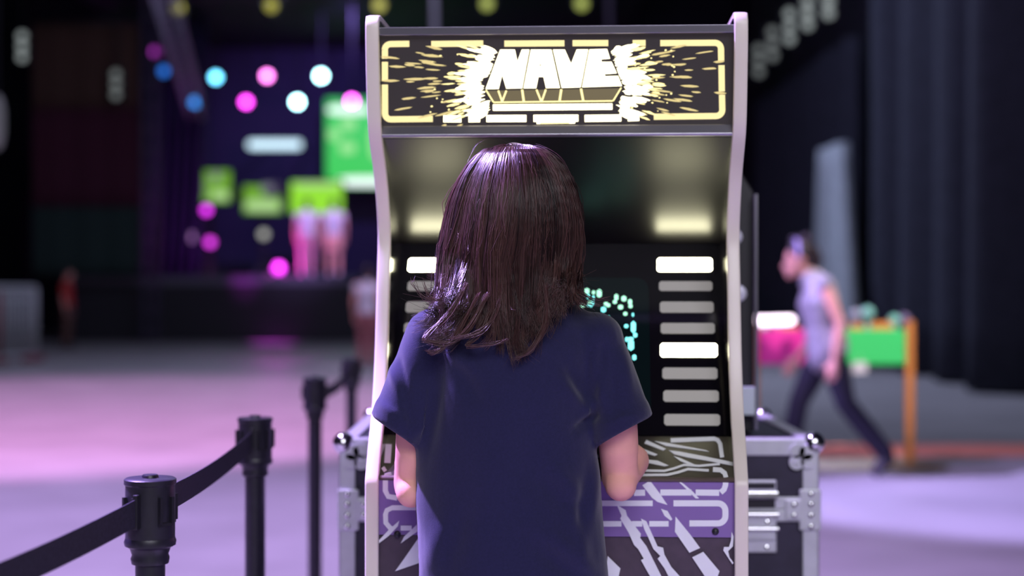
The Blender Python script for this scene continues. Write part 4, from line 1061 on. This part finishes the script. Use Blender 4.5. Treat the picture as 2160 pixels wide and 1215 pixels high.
# ------------------------------------------------------------------ the player, seen from behind
PY = 2.64
pl = thing('person', 'child with shoulder-length brown hair and navy t-shirt playing at the cabinet, seen from behind', 'person', (0.0, PY, 0))
mb = MB()
HC = Vector((0.010, 2.655, 1.405))
mb.ball(HC, 0.068, 0.084, 0.088, 20, 14)
mb.ball(HC + Vector((0, 0.034, -0.055)), 0.050, 0.052, 0.058)
mb.ball(HC + Vector((0, 0.066, -0.098)), 0.020)
mb.tube([HC + Vector((0, 0.082, 0.0)), HC + Vector((0, 0.104, -0.034)), HC + Vector((0, 0.086, -0.042))], [0.008, 0.011, 0.010], 8, round_ends=True)
mb.ball(HC + Vector((0, 0.084, -0.066)), 0.018, 0.010, 0.008)
for k in (-1, 1):
    mb.ball(HC + Vector((0.069 * k, -0.004, -0.012)), 0.011, 0.018, 0.028)
    mb.ball(HC + Vector((0.028 * k, 0.076, 0.018)), 0.020, 0.012, 0.007)
mb.tube([(0.004, 2.655, 1.20), (0.006, 2.650, 1.27), (0.010, 2.650, 1.33)], [0.060, 0.045, 0.045], 14, round_ends=True)
mb.stack([(0.0, 2.645, 0.70, 0.125, 0.080), (0.0, 2.645, 0.85, 0.115, 0.075), (0.0, 2.645, 1.0, 0.115, 0.075), (0.0, 2.645, 1.12, 0.135, 0.078), (0.0, 2.645, 1.20, 0.120, 0.065)])
armsJ = {-1: [(-0.130, 2.640, 1.170), (-0.164, 2.645, 1.065), (-0.171, 2.668, 0.931), (-0.158, 2.735, 0.958), (-0.118, 2.800, 1.000)],
         1: [(0.135, 2.640, 1.165), (0.176, 2.640, 1.065), (0.184, 2.655, 0.944), (0.208, 2.725, 0.968), (0.176, 2.790, 1.000)]}
for k, J in armsJ.items():
    j = [Vector(p) for p in J]
    rr = 0.0345 if k > 0 else 0.031
    mb.tube([j[0], j[1], j[1] * 0.45 + j[2] * 0.55, j[2] + Vector((0, 0.010, 0.004)), j[3], j[4]], [0.030, rr + 0.001, rr, 0.0335, 0.033, 0.023], 16, round_ends=True)
    mb.ball(j[2] + Vector((0, -0.004, -0.008)), 0.028)
    hand(mb, j[4], (-0.25 * k * 0.6, 0.55, 0.28), (-k * 0.6, 0.2, -0.6), k, 0.15, 0.75)
for k in (-1, 1):
    mb.tube([(0.07 * k, 2.645, 0.74), (0.078 * k, 2.65, 0.60), (0.082 * k, 2.645, 0.42), (0.084 * k, 2.632, 0.28), (0.086 * k, 2.640, 0.08)], [0.078, 0.066, 0.050, 0.050, 0.034], 14, round_ends=True)
    mb.tube([(0.086 * k, 2.64, 0.055), (0.098 * k, 2.735, 0.035)], [0.034, 0.026], 10, round_ends=True)
obj('body', remesh(mb, 'body', 0.005, 5), M_skin, pl, world=True)
for k in (-1, 1):
    obj('eye', MB().ball(HC + Vector((0.028 * k, 0.080, 0.004)), 0.010, 0.010, 0.007, 10, 6), mat('eye_dark', (0.02, 0.015, 0.015), 0.2), pl, smooth=True, world=True)
# t-shirt
ts = MB()
ts.stack([(0.004, 2.645, 0.700, 0.160, 0.098), (0.004, 2.645, 0.705, 0.163, 0.101), (0.003, 2.645, 0.80, 0.160, 0.100), (-0.005, 2.645, 0.90, 0.159, 0.097), (-0.010, 2.642, 1.00, 0.152, 0.096), (-0.009, 2.638, 1.06, 0.150, 0.096),
          (-0.004, 2.635, 1.12, 0.150, 0.096), (0.0, 2.635, 1.17, 0.152, 0.092), (0.003, 2.638, 1.205, 0.145, 0.082), (0.005, 2.642, 1.232, 0.122, 0.068), (0.006, 2.645, 1.252, 0.090, 0.056), (0.006, 2.648, 1.268, 0.062, 0.050)], 40)
def sleeve(k, A, B, ra, rb_, hem_up):
    A = Vector(A); B = Vector(B); d = (B - A).normalized()
    side_ = Vector((k, 0, 0)); side_ = (side_ - d * side_.dot(d)).normalized(); dep = d.cross(side_).normalized()
    rs = []
    for u in (0, 0.12, 0.3, 0.5, 0.7, 0.845, 0.86, 0.98, 1.0):
        c_ = A + (B - A) * u; r = ra + (rb_ - ra) * u
        g = 0.0025 if 0.85 < u < 0.99 else 0
        if u == 0: r *= 0.55
        ring = []
        for q_ in range(28):
            an = 2 * math.pi * q_ / 28
            p = c_ + side_ * (r + g) * math.cos(an) + dep * (r * 1.08 + g) * math.sin(an)
            p -= d * hem_up * u * math.cos(an)
            ring.append(p)
        rs.append(ring)
    ts.rings(rs)
sleeve(-1, (-0.120, 2.640, 1.212), (-0.198, 2.622, 1.030), 0.050, 0.044, 0.009)
sleeve(1, (0.125, 2.640, 1.206), (0.188, 2.624, 1.030), 0.050, 0.053, 0.008)
ts.ball((-0.130, 2.640, 1.190), 0.050, 0.062, 0.046); ts.ball((0.138, 2.640, 1.184), 0.050, 0.062, 0.046)
tme = remesh(ts, 'shirt', 0.0048, 7, 0.5)
# folds: soft ridges and valleys pressed into the cloth, given as photo-like lines in x, z
folds = [((1232, 880), (1250, 840), 10, 0.0050), ((1215, 905), (1262, 872), 9, -0.0050), ((1180, 800), (1236, 868), 14, 0.0035), ((1195, 770), (1245, 850), 12, -0.0035), ((1252, 740), (1268, 850), 13, 0.0045), ((1275, 720), (1250, 860), 11, -0.0040),
         ((1130, 1000), (1215, 1080), 26, -0.0040), ((1160, 980), (1230, 1060), 20, 0.0040), ((1205, 1060), (1232, 1180), 18, 0.0050), ((1240, 1000), (1215, 1150), 16, -0.0045), ((1262, 960), (1245, 1100), 14, 0.0035),
         ((905, 790), (880, 980), 14, 0.0040), ((930, 770), (900, 960), 16, -0.0035), ((868, 930), (900, 860), 10, 0.0035), ((940, 740), (1005, 780), 16, 0.0035), ((960, 770), (1010, 850), 18, -0.0030),
         ((1150, 1120), (1260, 1215), 22, 0.0045), ((1120, 1140), (1230, 1230), 20, -0.0040), ((940, 1100), (900, 1215), 26, 0.0035), ((985, 1060), (940, 1200), 24, -0.0030), ((1040, 900), (1020, 1100), 40, 0.0028), ((1110, 860), (1120, 1040), 36, -0.0022),
         ((815, 760), (850, 830), 12, 0.0030), ((835, 730), (870, 900), 10, -0.0030), ((1310, 730), (1330, 840), 14, 0.0030), ((1290, 760), (1300, 870), 12, -0.0025), ((800, 850), (850, 885), 10, 0.002), ((1270, 895), (1350, 870), 9, 0.002)]
from mathutils import noise as mnoise
def fold_disp(X, Z):
    d = 0
    for (x0, y0), (x1, y1), wd, am in folds:
        dx, dy = x1 - x0, y1 - y0; l2 = dx * dx + dy * dy
        k = max(-0.1, min(1.1, ((X - x0) * dx + (Z - y0) * dy) / l2))
        q2 = (X - x0 - k * dx) ** 2 + (Z - y0 - k * dy) ** 2
        e_ = 1 - 0.75 * abs(2 * max(0, min(1, k)) - 1) ** 2
        d += am * e_ * math.exp(-q2 / (wd * wd))
    return d
nrm = [v.normal.copy() for v in tme.vertices]
for v, n_ in zip(tme.vertices, nrm):
    co = v.co
    X = 1080 + co.x * F / co.y; Z = 607.5 + (CAMZ - co.z) * F / co.y
    w_ = max(0.0, min(1.0, (-n_.y + 0.35)))
    low = mnoise.noise(Vector((co.x * 9, co.y * 9, co.z * 5))) * 0.0028 + mnoise.noise(Vector((co.x * 22 + 5, co.y * 22, co.z * 11))) * 0.0011
    v.co = co + n_ * (fold_disp(X, Z) * w_ * 1.9 + low)
tme.update()
obj('t_shirt', tme, M_shirt, pl, world=True)
tr_ = MB()
tr_.stack([(0, 2.645, 0.74, 0.135, 0.09), (0, 2.645, 0.66, 0.140, 0.094)])
for k in (-1, 1):
    tr_.tube([(0.07 * k, 2.645, 0.72), (0.078 * k, 2.65, 0.60), (0.082 * k, 2.645, 0.42), (0.084 * k, 2.636, 0.28), (0.086 * k, 2.642, 0.075)], [0.086, 0.076, 0.062, 0.060, 0.052], 16)
obj('trousers', remesh(tr_, 'trousers', 0.008, 4), mat('black_trousers', (0.015, 0.015, 0.022), 0.85), pl, world=True)
for k in (-1, 1):
    q = MB().tube([(0.086 * k, 2.605, 0.042), (0.092 * k, 2.69, 0.040), (0.100 * k, 2.760, 0.032)], [(0.036, 0.042), (0.040, 0.040), (0.036, 0.030)], 14, round_ends=True)
    obj('shoe', remesh(q, 'shoe', 0.006, 2), M_shoe_d, pl, world=True)

# ---- hair: many strands lying over a cap
K = 2.57 / F
def hx(x): return (x - 1080) * K
def hz(y): return CAMZ - (y - 607.5) * K
LT = [(293, 1078), (298, 1050), (308, 1028), (320, 1010), (350, 984), (400, 963), (450, 952), (500, 943), (550, 937), (600, 937), (640, 944), (700, 955)]
RT = [(293, 1092), (298, 1122), (308, 1145), (320, 1165), (350, 1194), (400, 1216), (450, 1226), (500, 1227), (550, 1219), (600, 1206), (640, 1196), (700, 1180)]
DT = [(293, 0.006), (298, 0.030), (308, 0.050), (320, 0.066), (350, 0.088), (400, 0.106), (450, 0.114), (500, 0.114), (550, 0.108), (600, 0.098), (640, 0.092), (700, 0.090)]
YC = [(293, 2.640), (350, 2.650), (450, 2.655), (600, 2.642), (700, 2.630)]
def hair_pt(phi, y, f=1.0):
    l = lerp_tab(LT, y); r = lerp_tab(RT, y); m = (l + r) / 2; h = (r - l) / 2
    s_ = math.sin(phi); c_ = math.cos(phi)
    return Vector((hx(m + h * s_ * f), lerp_tab(YC, y) - lerp_tab(DT, y) * c_ * f, hz(y)))
cap = MB(); rs = []
for j in range(22):
    y = 293 + (630 - 293) * (j / 21) ** 1.25
    rs.append([hair_pt(2 * math.pi * k / 40, y, 0.93) if abs(math.sin(math.pi * k / 40)) < 0.88 else hair_pt(2 * math.pi * k / 40, y, 0.80 if y < 420 else 0.55) for k in range(40)])
cap.rings(rs)
M_cap = mat('hair_under', (0.020, 0.010, 0.011), 0.6)
# end points of the locks: phi in degrees -> photo x, y of the tips
ET = [(-125, 925, 610), (-90, 915, 680), (-75, 900, 720), (-60, 905, 712), (-45, 930, 738), (-30, 985, 722), (-15, 1040, 722), (-4, 1080, 745), (6, 1100, 750), (18, 1118, 735), (30, 1135, 705), (45, 1155, 665), (60, 1180, 640), (75, 1200, 632), (90, 1212, 628), (125, 1205, 610)]
def end_of(ph):
    d = math.degrees(ph)
    for (a, xa, ya), (b, xb, yb) in zip(ET, ET[1:]):
        if d <= b:
            k = max(0, (d - a) / (b - a)); return xa + (xb - xa) * k, ya + (yb - ya) * k
    return ET[-1][1], ET[-1][2]
rh = random.Random(21)
strands = MB(); shade = []
def smooth_tab(pts, n):
    out = []
    m = len(pts)
    for i in range(n + 1):
        t = i / n * (m - 1); k = min(int(t), m - 2); u = t - k
        p0 = pts[max(k - 1, 0)]; p1 = pts[k]; p2 = pts[k + 1]; p3 = pts[min(k + 2, m - 1)]
        out.append(0.5 * ((2 * p1) + (p2 - p0) * u + (2 * p0 - 5 * p1 + 4 * p2 - p3) * u * u + (3 * p1 - p0 - 3 * p2 + p3) * u ** 3))
    return out
def add_strand(path, r0, sh):
    o = len(strands.v); n = len(path)
    for i, p in enumerate(path):
        t = (path[min(i + 1, n - 1)] - path[max(i - 1, 0)]).normalized()
        a = t.cross(Vector((0.0, 1.0, 0.05))); a = a.normalized() if a.length > 1e-4 else Vector((1, 0, 0)); b = a.cross(t)
        u = i / (n - 1); r = r0 * (1 - 0.75 * max(0, (u - 0.55) / 0.45) ** 1.5)
        for an in (90, 210, 330):
            strands.v.append(tuple(p + a * r * math.cos(R(an)) + b * r * math.sin(R(an))))
            shade.append(sh)
    for i in range(n - 1):
        for k in range(3):
            j = (k + 1) % 3
            strands.f.append((o + i * 3 + k, o + i * 3 + j, o + i * 3 + 3 + j, o + i * 3 + 3 + k))
clumps = []
for k in range(170):
    ph = R(rh.uniform(-122, 122))
    ex, ey = end_of(ph)
    clumps.append(dict(ph=ph, dx=rh.gauss(-6, 22), ey=ey + rh.gauss(-6, 16), ex=ex + rh.gauss(0, 14), sh=rh.gauss(0.42, 0.26), lift=rh.uniform(0.945, 1.035), sw=rh.gauss(0, 8), le=rh.random(), tip=rh.uniform(0.25, 0.7), wave=rh.uniform(0, 6.28), root=rh.uniform(0, 10), knee=rh.uniform(500, 610), curl=(rh.uniform(0.5, 1.0) if ph < R(-25) else rh.uniform(0.0, 0.55))))
clumps.sort(key=lambda c: c['ph'])
for c_ in clumps:
    for s_ in range(34):
        ph = c_['ph'] + R(rh.gauss(0, 2.6)); stray = rh.random() < 0.05
        f = c_['lift'] * rh.uniform(0.975, 1.018) * (1.03 if stray else 1)
        f = min(f, 1.06)
        layer = 1.0 if c_['le'] > 0.35 else rh.uniform(0.80, 0.97)
        yk_ = c_['knee']
        ys_ = [300, 305, 330, 372] + [372 + (yk_ - 372) * q_ for q_ in (0.25, 0.5, 0.75, 1.0)]
        pts = []
        for i, y in enumerate(ys_):
            u = i / 7
            # hair is combed from a whorl near the crown: strands start gathered and spread
            p = hair_pt(ph, y, f) if i else hair_pt(ph + math.pi + rh.gauss(0, 0.5), 297 + c_['root'] + rh.uniform(0, 6), 0.98)
            p.x += (c_['sw'] * math.sin(2.3 * u + c_['wave']) * u + c_['dx'] * 0.4 * u + rh.gauss(0, 1.0 + (5 if stray else 0) * u)) * K
            pts.append(p)
        spread = rh.gauss(0, 7) * (1 + 2.0 * stray)
        ex = c_['ex'] + spread * (0.4 + c_['tip']); ey = c_['ey'] + rh.gauss(0, 9)
        last = pts[-1]; x585 = 1080 + last.x / K
        deg = math.degrees(ph)
        dep = 2.545 if abs(deg) < 60 else 2.545 + (abs(deg) - 60) * 0.0016
        yb_ = min(last.y - 0.004, dep)
        if layer < 1:      # shorter layer
            ey = yk_ + (ey - yk_) * layer * 0.75; ex = x585 + (ex - x585) * 0.6
        # fall past the nape, then sweep out only near the tip
        curl = c_['curl']
        m1 = Vector((hx(x585 + (ex - x585) * (0.26 - 0.16 * curl)), (last.y + yb_) / 2, hz(yk_ + (ey - yk_) * (0.42 + 0.08 * curl))))
        m2 = Vector((hx(x585 + (ex - x585) * (0.62 - 0.20 * curl)), yb_ - 0.005, hz(yk_ + (ey - yk_) * (0.78 + 0.13 * curl))))
        m3 = Vector((hx(ex), yb_ - 0.006 - 0.012 * curl * rh.random(), hz(ey - (14 * curl if deg < -20 else 0))))
        pts += [m1, m2, m3]
        if stray: pts[-1] = pts[-1] + Vector((rh.gauss(0, 0.016), -abs(rh.gauss(0, 0.01)), rh.gauss(0, 0.012)))
        add_strand(smooth_tab(pts, 17), rh.uniform(0.00042, 0.00072), max(0, min(1, c_['sh'] + rh.gauss(0, 0.14))))
# wisps curling away at both sides and flyaways over the crown
def wisp(pp, n, r=0.00045):
    for _ in range(n):
        pts = [Vector((hx(x + rh.gauss(0, 3)), Y + rh.gauss(0, 0.004), hz(y + rh.gauss(0, 3)))) for x, y, Y in pp]
        add_strand(smooth_tab(pts, 12), r * rh.uniform(0.8, 1.3), rh.uniform(0.4, 0.9))
wisp([(950, 560, 2.58), (925, 628, 2.565), (895, 628, 2.56), (872, 598, 2.56), (870, 588, 2.56)], 7)
wisp([(955, 575, 2.58), (930, 632, 2.565), (905, 625, 2.56), (892, 590, 2.56)], 6)
wisp([(950, 590, 2.58), (930, 612, 2.57), (926, 590, 2.57), (938, 580, 2.57)], 3)
wisp([(1205, 570, 2.60), (1222, 612, 2.59), (1255, 632, 2.585), (1285, 630, 2.58)], 9)
wisp([(1205, 580, 2.60), (1215, 625, 2.59), (1242, 640, 2.585), (1272, 645, 2.58)], 9)
wisp([(1200, 590, 2.60), (1208, 630, 2.58), (1225, 642, 2.575), (1245, 648, 2.57)], 9)
wisp([(1075, 310, 2.60), (1030, 298, 2.58), (1005, 305, 2.57), (1000, 330, 2.56)], 2, 0.00022)
wisp([(1080, 300, 2.62), (1040, 290, 2.60), (1010, 296, 2.59), (985, 345, 2.57)], 1, 0.00022)
wisp([(1130, 300, 2.62), (1160, 312, 2.60), (1190, 340, 2.58), (1212, 390, 2.57)], 3, 0.00022)
wisp([(1030, 620, 2.535), (990, 690, 2.525), (945, 722, 2.52), (895, 715, 2.515)], 40)
wisp([(1010, 620, 2.535), (965, 700, 2.525), (925, 740, 2.52), (905, 738, 2.515)], 26)
wisp([(1040, 640, 2.535), (1010, 705, 2.525), (985, 728, 2.52), (1040, 725, 2.515), (1070, 712, 2.515)], 14)
wisp([(985, 600, 2.54), (950, 660, 2.53), (905, 702, 2.52), (900, 716, 2.515)], 30)
wisp([(1060, 600, 2.535), (1045, 660, 2.53), (1010, 700, 2.522), (955, 712, 2.516)], 40)
wisp([(1150, 600, 2.54), (1150, 680, 2.53), (1120, 735, 2.525), (1088, 755, 2.52)], 34)
for _ in range(90):
    ph = R(rh.choice((-1, 1)) * rh.uniform(40, 105)) if rh.random() < 0.6 else R(rh.uniform(-60, 60))
    y0 = rh.uniform(296, 560); n_ = rh.randint(4, 6); f0 = rh.uniform(1.0, 1.03); pts = []
    for k in range(n_):
        y = min(y0 + k * rh.uniform(14, 34), 640)
        p = hair_pt(ph + R(rh.gauss(0, 2)), y, f0 + 0.012 * k * rh.uniform(0, 1.6)); p.x += rh.gauss(0, 0.002); pts.append(p)
    add_strand(smooth_tab(pts, 10), 0.00024, rh.uniform(0.4, 1.0))
hm = bpy.data.meshes.new('hair'); hm.from_pydata(strands.v, [], strands.f)
at = hm.attributes.new('strand_shade', 'FLOAT', 'POINT'); at.data.foreach_set('value', shade)
for p in hm.polygons: p.use_smooth = True
M_hair = mat('brown_hair', (0.06, 0.03, 0.025), 0.30, spec=0.60)
nt, bs = nodes_of(M_hair)
an_ = nt.nodes.new('ShaderNodeAttribute'); an_.attribute_name = 'strand_shade'
cr = nt.nodes.new('ShaderNodeValToRGB')
cr.color_ramp.elements[0].color = (0.012, 0.005, 0.006, 1); cr.color_ramp.elements[1].color = (0.115, 0.052, 0.048, 1)
nt.links.new(an_.outputs['Fac'], cr.inputs['Fac']); nt.links.new(cr.outputs['Color'], bs.inputs['Base Color'])
ho = obj('hair', hm, M_hair, pl, world=True); ho['kind'] = 'stuff'
obj('hair_cap', cap, M_cap, ho, smooth=True).matrix_parent_inverse = pl.matrix_basis.inverted() if False else Matrix.Identity(4)
